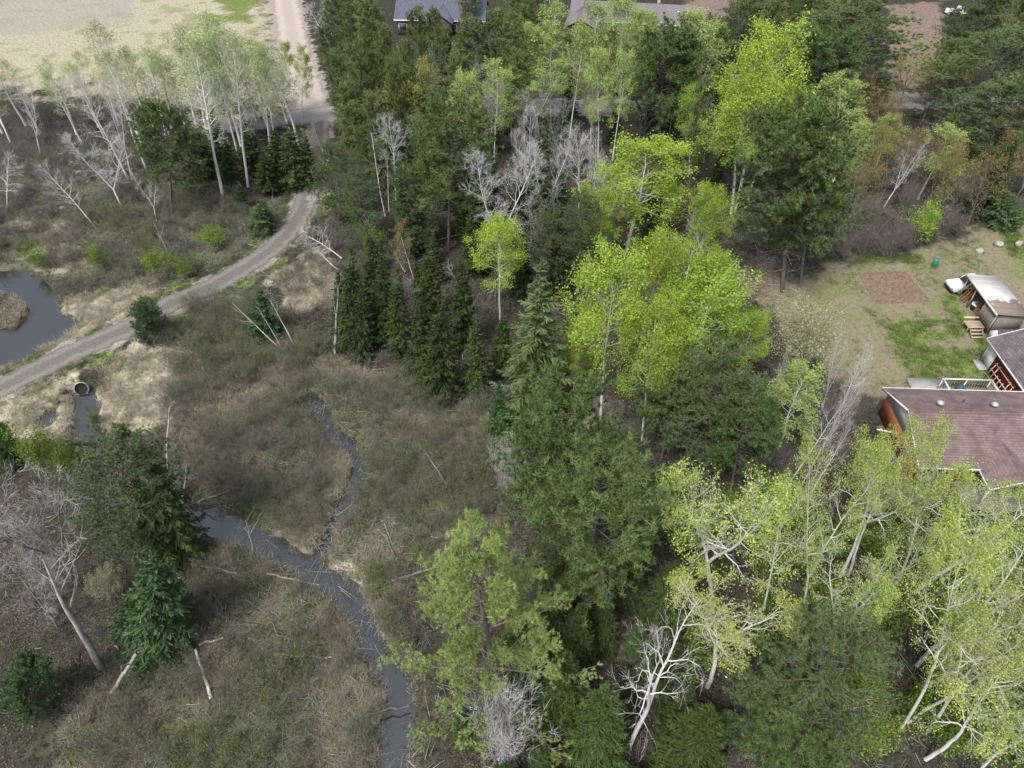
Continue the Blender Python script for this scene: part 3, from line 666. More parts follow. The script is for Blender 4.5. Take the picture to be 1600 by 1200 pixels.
# kind: object name, category, patterns, bark, [twig, leaf]
KINDS = {}
def kind(k, name, cat, pats, bark, mats):
    out = []
    for i, (tr, cr, H, R) in enumerate(pats):
        ext = np.concatenate(cr.V) if cr.V else np.zeros((1, 3))
        rr = float(np.percentile(np.hypot(ext[:, 0], ext[:, 1]), 96)) if len(ext) > 1 else R
        hh = float(np.percentile(ext[:, 2], 99.8)) if cr.V else H
        out.append((tr.mesh(name + '_trunk', [M[bark]], True), cr.mesh(name + '_crown', [M[m] for m in mats]), max(hh, H * 0.9), rr))
    KINDS[k] = (name, cat, out)
kind('aspen', 'aspen_tree', 'aspen', [deciduous(100 + i, 18, 3.5, 0.46, 26, 0.20, 16000, 0.115, sub=6, twig=5, shape=0.38, leaf_out=1.0, lspread=0.36, up=0.75) for i in range(5)], 'aspen_bark', ['aspen_twig', 'leaf_aspen'])
kind('paleaspen', 'aspen_tree', 'aspen', [deciduous(200 + i, 18, 2.8, 0.38, 22, 0.16, 7500, 0.125, sub=6, twig=5, shape=0.6, leaf_out=1.5) for i in range(4)], 'aspen_bark', ['aspen_twig', 'leaf_pale'])
kind('fanaspen', 'aspen_tree', 'aspen', [deciduous(230 + i, 17, 3.6, 0.34, 16, 0.16, 7000, 0.13, fork=4, sub=6, twig=5, shape=0.6, leaf_out=3.0) for i in range(2)], 'aspen_bark', ['aspen_twig', 'leaf_pale'])
kind('bigaspen', 'aspen_tree', 'aspen', [deciduous(300 + i, 20, 4.0, 0.46, 22, 0.24, 6600, 0.10, fork=f, sub=7, twig=5, wander=0.075, shape=0.6, leaf_out=3.2, lspread=0.22, tw=0.012, thick=1.45) for i, f in enumerate((2, 0, 3, 2, 0))], 'aspen_bark', ['aspen_twig', 'leaf_big'])
kind('birch', 'birch_tree', 'birch', [deciduous(400 + i, 14, 2.4, 0.3, 22, 0.16, 0, fork=f, sub=8, twig=10, up=1.25, wander=0.05, tw=0.008) for i, f in enumerate((0, 2, 0, 3))], 'birch_bark', ['birch_twig'])
kind('leafbirch', 'birch_tree', 'birch', [deciduous(430 + i, 17, 2.2, 0.40, 26, 0.24, 1600, 0.11, sub=8, twig=9, up=1.2, tw=0.009, leaf_out=2, lspread=0.3) for i in range(3)], 'birch_bark', ['birch_twig', 'leaf_pale'])
kind('bare', 'bare_tree', 'tree', [deciduous(460 + i, 13, 3.0, 0.25, 22, 0.14, 0, fork=f, sub=7, twig=10, up=1.05, tw=0.008) for i, f in enumerate((3, 0, 2))], 'grey_bark', ['grey_twig'])
kind('palebare', 'bare_tree', 'tree', [deciduous(480 + i, 15, 3.0, 0.25, 28, 0.16, 0, fork=f, sub=7, twig=11, up=1.1, tw=0.009) for i, f in enumerate((0, 2))], 'aspen_bark', ['pale_twig'])
kind('yellow', 'budding_tree', 'tree', [deciduous(500 + i, 13, 3.2, 0.3, 20, 0.14, 2600, 0.14, fork=3, sub=6, twig=5, leaf_out=1.5) for i in range(2)], 'grey_bark', ['grey_twig', 'leaf_yellow'])
kind('bud', 'maple_tree', 'maple', [deciduous(520 + i, 11, 2.6, 0.2, 22, 0.11, 2200, 0.10, fork=3, sub=7, twig=6, leaf_out=1.5) for i in range(2)], 'grey_bark', ['brown_twig', 'leaf_bud'])
kind('spruce', 'spruce_tree', 'spruce', [conifer(600 + i, 12, 2.2, 26, 7, droop=0.3, ragged=0.22, power=(0.7, 0.9, 0.6, 0.8)[i], base=(0.05, 0.12, 0.08, 0.2)[i]) for i in range(4)], 'pine_bark', ['brown_twig', 'ndl_spruce'])
kind('fir', 'fir_tree', 'fir', [conifer(620 + i, 8, 2.0, 24, 8, droop=0.1, uplift=0.5, base=0.02, dens=1.1, width=0.07, power=0.8) for i in range(3)], 'pine_bark', ['brown_twig', 'ndl_fir'])
kind('tallspruce', 'spruce_tree', 'spruce', [conifer(640 + i, 16, 2.4, 34, 7, droop=0.4, ragged=0.25, power=0.75, width=0.07) for i in range(2)], 'pine_bark', ['grey_twig', 'ndl_white'])
kind('cedar', 'cedar_tree', 'cedar', [conifer(660 + i, 10, 1.9, 34, 9, droop=0.1, uplift=0.7, dens=1.3, width=0.05, power=0.7, ragged=0.1) for i in range(2)], 'pine_bark', ['brown_twig', 'ndl_cedar'])
kind('redpine', 'red_pine', 'pine', [pine(700 + i, 17, 3.8, 0.38, 70, 8, 26, 0.36, 0.036, 1.0, shape=0.38, along=3, jit=0.05, btw=0.2, tuft_up=0.9) for i in range(3)], 'pine_bark', ['grey_twig', 'ndl_red'])
kind('whitepine', 'white_pine', 'pine', [pine(720 + i, 18, 3.6, 0.18, 70, 9, 18, 0.32, 0.032, 0.65, flat=0.7, shape=0.7, up=0.12, layers=12, tuft_up=0.6, along=4) for i in range(3)], 'pine_bark', ['grey_twig', 'ndl_white'])
kind('heropine', 'white_pine', 'pine', [pine(740, 21, 5.6, 0.22, 50, 18, 16, 0.28, 0.020, 0.45, flat=0.85, shape=0.8, up=0.08, layers=10, tuft_up=0.35, along=6, dead=18, r0=0.26, inner=4, vary=(0.5, 1.25), cone=0.7, top=1.0, fan=0.17)], 'pine_bark', ['grey_twig', 'ndl_hero'])
kind('jackpine', 'jack_pine', 'pine', [pine(760 + i, 15, 1.9, 0.24, 64, 7, 20, 0.28, 0.034, 0.8, shape=0.5, up=0.3, along=3, r0=0.13) for i in range(3)], 'pine_bark', ['grey_twig', 'ndl_jack'])
kind('bushpine', 'young_pine', 'pine', [pine(780 + i, 4, 1.7, 0.05, 46, 7, 20, 0.26, 0.03, 0.7, shape=0.5, up=0.4, along=3, dead=0, r0=0.07) for i in range(2)], 'pine_bark', ['brown_twig', 'ndl_young'])
kind('leafshrub', 'leafy_shrub', 'shrub', [shrub(800 + i, 3.2, 1.8, 14, 7, 2600, 0.09, lspread=0.22) for i in range(2)], 'grey_bark', ['grey_twig', 'leaf_shrub'])
kind('brightshrub', 'leafy_shrub', 'shrub', [shrub(820, 5.0, 2.2, 14, 7, 2600, 0.12, lspread=0.25)], 'grey_bark', ['grey_twig', 'leaf_aspen'])
kind('bloom', 'flowering_shrub', 'shrub', [shrub(840 + i, 5.5, 3.0, 24, 9, 9500, 0.10, lspread=0.26) for i in range(2)], 'grey_bark', ['grey_twig', 'leaf_bloom'])
kind('bareshrub', 'bare_shrub', 'shrub', [shrub(860 + i, 4.0, 2.0, 26, 9, 90, 0.07, tw=0.008, twig=6) for i in range(2)], 'grey_bark', ['brown_twig', 'leaf_bud'])
kind('greyshrub', 'bare_shrub', 'shrub', [shrub(870 + i, 4.5, 2.4, 34, 10, 0, tw=0.008, twig=9) for i in range(2)], 'grey_bark', ['pale_twig'])
kind('snag', 'dead_tree', 'dead tree', [snag(880 + i, 6, 0.13, s, b, 0.06) for i, (s, b) in enumerate(((5, 0.75), (1, 0.3), (7, 0.8)))], 'dead_wood', ['dead_wood'])
kind('snagbirch', 'dead_birch', 'dead tree', [snag(890 + i, 8, 0.15, s, b, 0.05, 3) for i, (s, b) in enumerate(((8, 0.8), (4, 0.7), (10, 0.85)))], 'birch_bark', ['birch_twig'])
kind('deadcrown', 'dead_birch', 'dead tree', [deciduous(896, 16, 3.6, 0.5, 15, 0.26, 0, fork=2, sub=5, twig=6, up=0.6, wander=0.11, tw=0.010, reach=1.1, thick=1.3)], 'birch_bark', ['birch_twig'])

USED = {}
PLACED = []
def put(k, label, pos, h, r=None, lean=(0, 0), var=None, grp=None, rz=None):
    name, cat, pats = KINDS[k]
    i = (USED.get(k, 0) if var is None else var) % len(pats); USED[k] = USED.get(k, 0) + 1
    tm, cm, H, R = pats[i]
    sz = h / H; sr = (r / R) if r and k != 'snag' else sz
    e = empty(name, (pos[0], pos[1], zg(pos[0], pos[1]) - 0.03))
    e.scale = (sr, sr, sz)
    rr = random.Random(hash((round(pos[0], 2), round(pos[1], 2))) & 0xffff)
    rz = rr.uniform(0, 6.28) if rz is None else rz
    lx = math.atan2(lean[0], h); ly = math.atan2(lean[1], h)
    e.rotation_euler = (Matrix.Rotation(lx, 3, 'Y') @ Matrix.Rotation(-ly, 3, 'X') @ Matrix.Rotation(rz, 3, 'Z')).to_euler()
    link('trunk', tm, e)
    if len(cm.vertices): link('crown', cm, e)
    tag(e, label, cat, grp); PLACED.append((pos[0], pos[1], r or R * sz, h))
    return e
def T(k, label, top, base=None, h=None, w=None, var=None, grp=None, rz=None):
    """a tree whose top (and foot) the photograph shows at these pixels; w: crown width in pixels"""
    if base is not None:
        p = at(*base); u = (top[0] - 800) / FPX; v = (top[1] - 600) / FPX
        t = p.y / (CS * (1 - v)); hh = CAMH - t * CS * (1 + v); lean = (u * t - p.x, 0)
    else:
        q = at(top[0], top[1], h); p = Vector((q.x, q.y, 0)); hh = h; lean = (0, 0)
    r = None
    if w: r = w / 2 * depth((p.x, p.y, hh * 0.65)) / FPX
    return put(k, label, p, hh, r, lean, var, grp, rz)

# ================================================================== TREES AS THE PHOTOGRAPH SHOWS THEM
# --- the bright aspens in the middle
T('aspen', 'broad bright green aspen whose long pale trunk stands bare below the crown, mid picture', (952, 388), (938, 655), w=155, var=0)
T('aspen', 'bright green aspen behind the broad long-trunked aspen, crown touching the one in front', (1030, 342), h=18, w=114, var=1)
T('aspen', 'small bright green aspen crown at the right shoulder of the central aspen clump', (1106, 386), h=17, w=80, var=2)
T('aspen', 'bright green aspen lowest in the central clump with slim pale trunk', (1020, 458), (1003, 690), w=120, var=3)
T('aspen', 'widest bright green aspen on the right of the central clump facing the garden', (1132, 428), h=16.5, w=172, var=4)
T('aspen', 'short bright green aspen with fan crown at the left foot of the central clump', (903, 506), h=10, w=75, var=2)
T('aspen', 'low bright aspen filling the gap between the three central aspen crowns', (1072, 500), h=12, w=92, var=1)
T('aspen', 'bright aspen sapling at the right tip of the central clump above the flowering shrub', (1186, 478), h=11, w=69, var=0)
T('aspen', 'tall domed bright green aspen above the central clump, left of the white-trunked group', (1000, 213), (978, 395), w=172, var=2)
T('aspen', 'narrow bright aspen leaning on the left side of the domed aspen', (935, 285), h=12, w=80, var=3)
T('aspen', 'loose bright aspen between the domed aspen and the huge dark pine', (1122, 278), h=14, w=82, var=1)
T('palebare', 'whitish bare tree in front of the loose aspen beside the huge dark pine', (1098, 318), h=10, w=60, var=0)
T('aspen', 'lone yellow-green aspen with slender trunk among dark spruces left of the tall grey-green spruce', (775, 348), (781, 503), w=96, var=4)
# --- aspens with white trunks, upper right of centre
T('aspen', 'tallest yellow-green aspen of the white-trunked group, crown highest at upper right', (1215, 28), (1148, 330), w=138, var=0)
T('aspen', 'yellow-green aspen on the left of the tall white-trunked group', (1160, 95), (1142, 335), w=132, var=3)
T('aspen', 'yellow-green aspen on the right of the white-trunked group overlapping the pine', (1210, 128), (1165, 325), w=114, var=4)
T('aspen', 'slim pale aspen with thin white stem left of the white-trunked group', (1073, 125), (1077, 272), w=59, var=1)
T('paleaspen', 'pale green aspen with spreading white limbs right of the red pine by the road', (1100, 35), h=16, w=100, var=0)
T('paleaspen', 'pale airy aspen in front of the road, right of the huge dark pine top', (1312, 116), (1296, 262), w=105, var=1)
T('paleaspen', 'pale aspen just below the airy roadside aspen, touching the huge dark pine', (1330, 188), h=12, w=75, var=2)
# --- pale aspens at the top middle
T('paleaspen', 'pale green aspen at top, left of the purple-roofed house', (868, 2), h=17, w=97, var=0)
T('paleaspen', 'small pale aspen at the left edge of the top middle aspen row', (832, 36), h=14, w=60, var=1)
T('paleaspen', 'pale aspen with tall clear stem below the left corner of the purple roof', (900, 48), h=15, w=68, var=2)
T('paleaspen', 'tall pale aspen standing against the middle of the purple-roofed house', (940, 2), h=18, w=82, var=3)
T('paleaspen', 'pale aspen with pinkish twigs in front of the purple roof, left of the red pine', (985, 10), h=17, w=75, var=1)
T('paleaspen', 'thin pale aspen overlapping the right part of the purple roof', (1022, 22), h=15, w=57, var=0)
T('paleaspen', 'slender pale aspen with white stem in front of the top aspen row', (950, 72), h=15, w=62, var=2)
T('paleaspen', 'slender pale aspen with forked stem beside the red pine by the road', (976, 76), h=15, w=57, var=3)
T('fanaspen', 'fan-shaped yellow-green multi-stem aspen left of the top aspen row', (842, 94), (842, 222), w=120, var=0)
T('fanaspen', 'low fan-shaped aspen under the jack pines with yellowish tips', (800, 128), h=9, w=60, var=1)
# --- big aspens at lower right
T('bigaspen', 'big forked pale aspen with open crown right of the two red pines', (1150, 716), (1112, 972), w=195, var=0, rz=0.6)
T('bigaspen', 'big pale aspen standing right of the forked aspen, narrow crown', (1238, 748), (1182, 1005), w=120, var=1)
T('bigaspen', 'pale aspen seen from straight above with branches radiating like a star', (1172, 935), h=12, w=212, var=2, rz=0.2)
T('bigaspen', 'tall aspen whose stout pale trunk slants up toward the house corner', (1318, 662), (1240, 1012), w=161, var=3)
T('bigaspen', 'pale aspen with crown against the lower edge of the house roof', (1490, 682), (1395, 925), w=138, var=4)
T('bigaspen', 'pale aspen at the right edge just below the porch', (1590, 765), (1430, 925), w=172, var=0)
T('bigaspen', 'small crooked pale aspen in the middle of the lower right aspen group', (1356, 850), (1278, 1035), w=143, var=2)
T('bigaspen', 'broad pale aspen lower right with stout scarred trunk and bright canopy', (1548, 868), (1405, 1142), w=205, var=4)
T('bigaspen', 'pale aspen at lower right behind the stout scarred trunk, second thinner trunk', (1600, 930), (1450, 1142), w=165, var=1)
T('bigaspen', 'pale aspen in the bottom right corner with thick leaning trunk', (1690, 1010), (1525, 1212), w=195, var=4)
T('bigaspen', 'pale aspen between the house roof and the tall slanting aspen', (1405, 672), (1325, 900), w=126, var=1)
T('bigaspen', 'pale aspen whose crown fills the right edge between porch and bottom corner', (1640, 820), h=17, w=172, var=2)
T('bigaspen', 'slim pale aspen tucked under the crowns at the centre of the lower right group', (1450, 800), h=14, w=126, var=4)
T('paleaspen', 'slim pale green aspen standing among leaning birches left of the house', (1268, 574), (1216, 702), w=105, var=3)
# --- leaning birches left of the house
for i, (tp, bs, lb) in enumerate((
        ((1345, 592), (1232, 757), 'long leaning white birch left of the house, leftmost long stem of its group'),
        ((1362, 560), (1253, 757), 'long leaning white birch left of the house, tallest stem of its group'),
        ((1330, 660), (1268, 768), 'short leaning white birch lowest in the group left of the house'),
        ((1318, 528), (1284, 640), 'thin white birch below the flowering shrub, upright in the yard edge brush'),
        ((1362, 536), (1316, 632), 'thin white birch at the yard edge above the leaning birches'),
        ((1244, 548), (1198, 622), 'thin leaning white birch left of the flowering shrub'))):
    T('birch', lb, tp, bs, w=46 if i < 3 else 34, var=i)
# --- upper right thicket
T('birch', 'leaning white birch clump in the upper right thicket', (1445, 222), (1382, 322), w=46, var=3)
T('paleaspen', 'leaning yellow-green aspen in the upper right thicket above the bright shrub', (1488, 192), (1434, 312), w=82, var=0)
T('paleaspen', 'leaning pale aspen near the road in the upper right thicket', (1402, 174), (1368, 262), w=62, var=2)
T('bud', 'round orange-leaved maple at the right side of the thicket', (1546, 232), (1512, 350), w=72, var=0)
T('bud', 'brownish budding maple in the middle of the upper right thicket', (1430, 182), h=11, w=70, var=1)
T('bud', 'brown budding maple between the huge dark pine and the leaning birch clump', (1362, 250), h=10, w=62, var=0)
T('bud', 'dull red-brown maple above the orange maple near the road', (1505, 205), h=11, w=66, var=1)
T('yellow', 'thin tree with orange-yellow top across the road at upper right', (1440, 72), (1405, 165), w=70, var=0)
T('yellow', 'small yellow-topped tree across the road beside the white pine at the right edge', (1478, 88), (1452, 172), w=52, var=1)
T('brightshrub', 'bright yellow-green leafy shrub at the edge of the yard below the leaning aspen', (1452, 300), (1448, 380), w=62)
for i, (x, y, wd, lb) in enumerate(((1345, 398, 66, 'grey-brown bare thicket shrub right beside the huge dark pine above the garden plot'), (1388, 402, 62, 'grey-brown bare thicket shrub in the middle above the garden plot'), (1320, 408, 48, 'low brown bare shrub at the foot of the huge dark pine'), (1420, 398, 50, 'grey bare thicket shrub left of the bright yellow-green shrub'), (1500, 372, 50, 'thin grey-brown shrub at the yard edge below the orange maple'), (1368, 372, 60, 'brown bare shrub at the back of the thicket above the garden plot'))):
    T('bareshrub', lb, (x, y - 62), (x, y), w=wd)
T('fir', 'dark fir at the right edge behind the orange maple', (1590, 215), h=10, w=60, var=0)
T('fir', 'round dark fir at the right edge of the yard, right of the orange maple', (1572, 292), (1568, 352), w=58, var=1)
T('whitepine', 'broad bright white pine at the right edge beside the road', (1568, 44), (1515, 232), w=180, var=0)
T('whitepine', 'dark white pine in the upper right corner beside the pale vehicle', (1530, 5), h=13, w=80, var=1)
T('jackpine', 'olive pine in the top right corner', (1572, -20), h=15, w=75, var=0)
T('jackpine', 'olive pine left of the top right corner pine, behind the yellow-topped trees', (1500, 62), h=10, w=60, var=1)
# --- large pines right of centre
T('redpine', 'huge dark pine standing alone left of the garden plot', (1252, 152), (1222, 455), w=180, var=0)
T('redpine', 'dark pine fused to the right flank of the huge pine beside the garden', (1285, 225), (1250, 448), w=120, var=1)
T('whitepine', 'large white pine with long level boughs across the road at top right', (1350, -5), (1300, 190), w=210, var=2)
T('redpine', 'dark pine left of the large level-boughed white pine at top right', (1298, 40), h=16, w=132, var=2)
T('redpine', 'dark red pine by the road standing among the pale aspens at top', (1035, 28), (1030, 245), w=120, var=1)
T('redpine', 'second dark red pine tucked on the right of the roadside red pine', (1072, 52), h=16, w=76, var=2)
T('whitepine', 'greyish white pine at top, right of the purple-roofed house', (1170, 0), h=15, w=95, var=0)
T('whitepine', 'white pine at the top between the road and the far yard', (1125, 25), h=12, w=70, var=1)
T('jackpine', 'thin dark pine with bare lower trunk behind the white-trunked aspens', (1110, 120), h=15, w=44, var=0)
# --- middle conifers
T('tallspruce', 'tall grey-green spruce left of the bright central aspens', (846, 414), (826, 665), w=118, var=0)
T('redpine', 'tall rounded pine mid picture, left of the two pale bare trees', (715, 148), (700, 392), w=141, var=2)
T('whitepine', 'soft dark pine between the domed aspen and the tall grey-green spruce', (918, 296), (905, 452), w=78, var=1)
T('redpine', 'upper of the two rounded red pines left of the big forked aspen', (882, 606), (872, 868), w=200, var=0)
T('redpine', 'lower and larger of the two rounded red pines, trunk base showing', (950, 692), (918, 958), w=225, var=1)
T('whitepine', 'broad dark pine below the bright central aspens', (1140, 540), (1092, 735), w=150, var=2)
T('redpine', 'dark pine behind the forked aspen, left of the leaning birches', (1180, 612), (1140, 770), w=114, var=2)
T('redpine', 'smaller dark pine at the left of the broad dark pine below the aspens', (1065, 585), h=10, w=108, var=0)
T('heropine', 'yellow-green white pine leaning over the stream in the foreground', (756, 832), h=21, w=300, rz=0.4)
T('fir', 'dark fir under the red pines, left of the silvery shrub', (780, 596), (778, 690), w=46, var=2)
# --- spruces in the middle left clump
for i, (tp, bs, wd, lb) in enumerate((
        ((548, 388), (553, 545), 62, 'dark spruce at the left end of the clump beside the dry grass bank'),
        ((597, 374), (600, 540), 52, 'tall slim spruce in the left half of the dark clump'),
        ((563, 440), (566, 555), 44, 'short spruce in front of the left end of the dark clump'),
        ((652, 472), (658, 598), 50, 'slim spruce left of the large front spruce in the clump'),
        ((686, 470), (690, 620), 74, 'largest front spruce of the clump at the marsh edge'),
        ((742, 494), (745, 614), 54, 'pointed spruce at the right front of the clump at the marsh edge'),
        ((722, 408), (724, 545), 56, 'dark spruce behind the large front spruce of the clump'),
        ((786, 488), (785, 590), 42, 'dark spruce at the right end of the clump below the lone aspen'),
        ((620, 420), (624, 552), 52, 'dark spruce in the middle of the clump behind the bare sapling'),
        ((528, 415), (536, 520), 40, 'narrow spruce hugging the track side of the clump'),
        ((670, 395), (674, 500), 50, 'dark spruce at the back of the clump near the rounded pine'),
        ((575, 395), (580, 500), 46, 'spruce squeezed at the back left of the clump'))):
    T('spruce', lb, tp, bs, w=wd, var=i)
# --- birches and spruces around the track at upper left
for i, (k, tp, bs, wd, lb) in enumerate((
        ('birch', (22, 222), (10, 325), 44, 'multi-stemmed bare birch at the left edge above the pond'),
        ('birch', (38, 120), (64, 246), 46, 'white birch near the left edge, upper one above the multi-stemmed birch'),
        ('birch', (62, 246), (148, 354), 52, 'strongly leaning bare birch in the brush above the pond'),
        ('palebare', (138, 205), (190, 322), 90, 'curly pale broken tree among the birches left of the round pine'),
        ('birch', (118, 105), (200, 280), 62, 'left one of two crossing white birches left of the round pine'),
        ('birch', (165, 100), (206, 280), 56, 'right one of two crossing white birches left of the round pine'),
        ('birch', (198, 75), (240, 198), 60, 'many-stemmed white birch behind the round pine'),
        ('leafbirch', (268, 92), (292, 206), 62, 'slim birch with faint green haze behind the round pine'),
        ('leafbirch', (288, 58), (350, 314), 87, 'tall thick white birch right of the round pine, longest trunk of the stand'),
        ('leafbirch', (312, 80), (346, 262), 67, 'tall white birch directly behind the thickest birch of the stand'),
        ('leafbirch', (336, 70), (372, 242), 65, 'tall birch in the middle of the stand with green-tinged top'),
        ('leafbirch', (350, 52), (388, 292), 70, 'tall birch with long clean trunk in the right half of the stand'),
        ('leafbirch', (378, 50), (402, 192), 62, 'birch at the back of the stand close to the road'),
        ('leafbirch', (396, 58), (424, 258), 65, 'tall white birch left of the yellow road machines'),
        ('leafbirch', (418, 70), (434, 262), 57, 'white birch in front of the yellow road machines'),
        ('leafbirch', (240, 70), (268, 200), 62, 'pale birch with green haze left of the tall thick birch'),
        ('leafbirch', (90, 90), (120, 210), 62, 'pale birch far behind the crossing birches'),
        ('paleaspen', (468, 68), (472, 196), 40, 'slim light green aspen beside the sandy driveway entrance'),
        ('paleaspen', (436, 60), (444, 182), 36, 'light green sapling left of the driveway aspen'),
        ('birch', (478, 192), (508, 242), 34, 'small leaning white birch at the far end of the track'),
        ('birch', (478, 0), (514, 68), 40, 'bare white multi-stem birch right of the sandy driveway'),
        ('birch', (505, -5), (520, 62), 34, 'second bare birch right of the sandy driveway next to the pines'),
        ('birch', (462, 338), (534, 404), 60, 'leaning white birch hanging over the bend of the track'),
        ('snagbirch', (455, 380), (531, 422), 40, 'low leaning white birch just below the one over the track bend'),
        ('snagbirch', (402, 445), (464, 548), 36, 'curved leaning birch by the small dark fir on the marsh edge'),
        ('snagbirch', (352, 458), (438, 545), 34, 'long bent leaning birch pointing to the track'),
        ('snagbirch', (400, 462), (440, 545), 22, 'middle thin birch of the leaning trio at the marsh edge'),
        ('snag', (490, 440), (524, 552), 34, 'grey dead tree leaning beside the dry grass bank'),
        ('birch', (480, 305), (492, 330), 24, 'tiny birch on the verge where the track bends'),
        ('bare', (622, 432), (637, 528), 62, 'grey bare sapling in front of the dark spruce clump'),
        ('snagbirch', (680, 402), (720, 450), 40, 'white twiggy birch leaning from the dark clump'),
        ('snagbirch', (628, 365), (646, 434), 30, 'white birch stem in the dark clump, right of two'),
        ('snagbirch', (606, 388), (633, 424), 26, 'white birch stem in the dark clump, left of two'),
        ('snag', (702, 528), (718, 606), 14, 'crooked grey dead stem between the two front spruces'),
        ('snagbirch', (575, 205), (602, 338), 40, 'tall thin white birch left of the rounded pine'),
        ('snagbirch', (602, 232), (608, 330), 24, 'second thin white birch left of the rounded pine'),
        ('snagbirch', (555, 320), (594, 384), 26, 'leaning white birch above the dark clump'),
        ('palebare', (785, 222), (784, 420), 122, 'big silvery bare tree behind the lone yellow-green aspen'),
        ('bare', (763, 100), (766, 268), 66, 'grey bare tree right of the rounded pine near the top'),
        ('palebare', (690, 62), (698, 172), 54, 'pale bare tree in front of the jack pines at top'),
        ('palebare', (890, 188), (905, 338), 72, 'whitish bare twin-stem tree left of the domed aspen'),
        ('palebare', (928, 205), (925, 330), 50, 'greyer bare tree beside the whitish twin-stem tree'),
        ('snag', (862, 358), (818, 440), 36, 'leaning dead grey trunk left of the soft dark pine'),
        ('yellow', (648, 98), (662, 232), 84, 'yellowish budding tree under the jack pines, left of the rounded pine'),
        ('yellow', (640, 178), (645, 250), 60, 'low yellow budding bush below the yellowish tree'),
        ('bud', (625, 352), (632, 430), 46, 'rusty budding maple sapling above the dark clump'))):
    T(k, lb, tp, bs, w=wd, var=i)
T('redpine', 'round dark pine at upper left among the birches', (262, 162), (268, 332), w=110, var=1)
for i, (tp, bs, wd, lb) in enumerate((
        ((332, 168), (338, 262), 36, 'dark spruce behind the tall thick birch'), ((352, 202), (358, 290), 38, 'dark spruce right of the tall thick birch'),
        ((388, 186), (394, 276), 42, 'dark spruce in the middle of the birch stand'), ((428, 198), (434, 290), 44, 'dark spruce near the yellow road machines'),
        ((452, 190), (458, 292), 54, 'broad dark spruce at the right of the birch stand by the track'), ((478, 212), (480, 290), 46, 'dark spruce at the edge of the track end'),
        ((310, 190), (316, 280), 40, 'spruce on the right side of the round dark pine'), ((412, 235), (414, 305), 36, 'small spruce in front of the birch stand'))):
    T('spruce', lb, tp, bs, w=wd, var=i)
T('fir', 'small dark fir below the birch stand near the track', (373, 282), (375, 326), w=26, var=0)
T('fir', 'bushy green fir beside the bend of the track', (410, 312), (408, 362), w=46, var=1)
T('fir', 'dark fir behind the leaning trio of birches at the marsh edge', (406, 452), (412, 528), w=58, var=2)
T('whitepine', 'soft bluish pine on the right side of the track end', (525, 226), (530, 345), w=76, var=0)
T('whitepine', 'dark pine behind the soft bluish pine at the track end', (565, 262), (568, 382), w=70, var=1)
T('bushpine', 'round bushy young pine standing at the edge of the gravel track', (228, 474), (232, 534), w=50, var=0)
T('leafshrub', 'yellow-green sapling left of the rounded pine', (632, 300), (632, 352), w=36, var=0)
T('leafshrub', 'olive leafy shrub at the top of the dark clump', (575, 352), (580, 398), w=48, var=1)
# --- jack pines at the top
for i, (tp, hh, wd, lb) in enumerate((
        ((545, 0), 15, 46, 'dark pine at the top right of the sandy driveway'), ((572, -8), 17, 58, 'fuller bluish pine at the top beside the driveway pines'), ((598, 34), 15, 42, 'slim pine left of the blue roof'),
        ((650, 12), 15, 44, 'slim pine in front of the left end of the blue roof'), ((738, 26), 15, 66, 'broad olive pine in front of the right end of the blue roof'), ((775, 14), 16, 58, 'olive pine right of the blue roof'),
        ((522, 78), 14, 42, 'olive pine nearest the driveway at the road junction'), ((552, 62), 16, 46, 'tall olive pine behind the junction pine'), ((580, 76), 15, 44, 'olive pine in the middle of the row by the road'), ((612, 84), 15, 42, 'olive pine right of the middle of the roadside row'),
        ((690, 40), 13, 42, 'low pine in front of the blue roof gable'), ((628, 60), 16, 40, 'thin tall pine left of the pale bare tree'), ((720, 84), 12, 50, 'short olive pine right of the pale bare tree'), ((800, 30), 15, 54, 'olive pine at the left of the top aspen row'),
        ((540, 130), 12, 46, 'dark lower pine above the bluish pine at the track end'), ((582, 140), 12, 44, 'dark lower pine behind the thin white birches'), ((505, 40), 10, 34, 'small dark pine on the driveway edge'), ((812, 75), 13, 46, 'dull pine behind the fan-shaped aspen'))):
    T('jackpine', lb, tp, h=hh, w=wd, var=i)
# --- foreground left
T('bare', 'large grey bare tree with spreading twigs at the left edge', (-8, 718), (116, 908), w=215, var=0)
T('bare', 'bare bush leaning at the left edge below the large grey tree', (20, 850), (90, 980), w=120, var=2)
T('whitepine', 'broad soft green pine above the spruce at lower left', (188, 672), (220, 868), w=165, var=2)
T('spruce', 'dark pointed fir right behind the broad soft pine at lower left', (228, 704), (262, 868), w=125, var=1)
T('fir', 'full dark green spruce standing alone in the lower left foreground', (236, 862), (250, 1005), w=130, var=0)
T('fir', 'small fir at the left foot of the lone lower left spruce', (196, 935), (205, 1000), w=52, var=1)
T('bushpine', 'round dark green pine bush in the lower left corner', (42, 1030), (48, 1105), w=84, var=1)
T('fir', 'dark fir at the left edge below the culvert grass', (0, 655), (12, 725), w=50, var=2)
T('leafshrub', 'olive leafy bush left of the broad soft pine', (48, 662), (60, 730), w=70, var=0)
T('leafshrub', 'olive leafy bush beside the culvert stream, left of the broad soft pine', (98, 690), (110, 750), w=60, var=1)
T('bloom', 'small white-flowered shrub left of the lone lower left spruce', (158, 880), (170, 940), w=52, var=0)
T('leafshrub', 'thin green willow growing in the stream below the culvert', (136, 625), (142, 660), w=22, var=0)
T('snagbirch', 'white dead tree with bare branches right above the lower left pine', (252, 622), (262, 735), w=40, var=0)
T('snag', 'twin-topped broken white snag right of the lower left pine', (262, 712), (275, 770), w=16, var=2)
T('snag', 'short leaning broken white trunk right of the lower left pine', (293, 728), (285, 775), w=8, var=1)
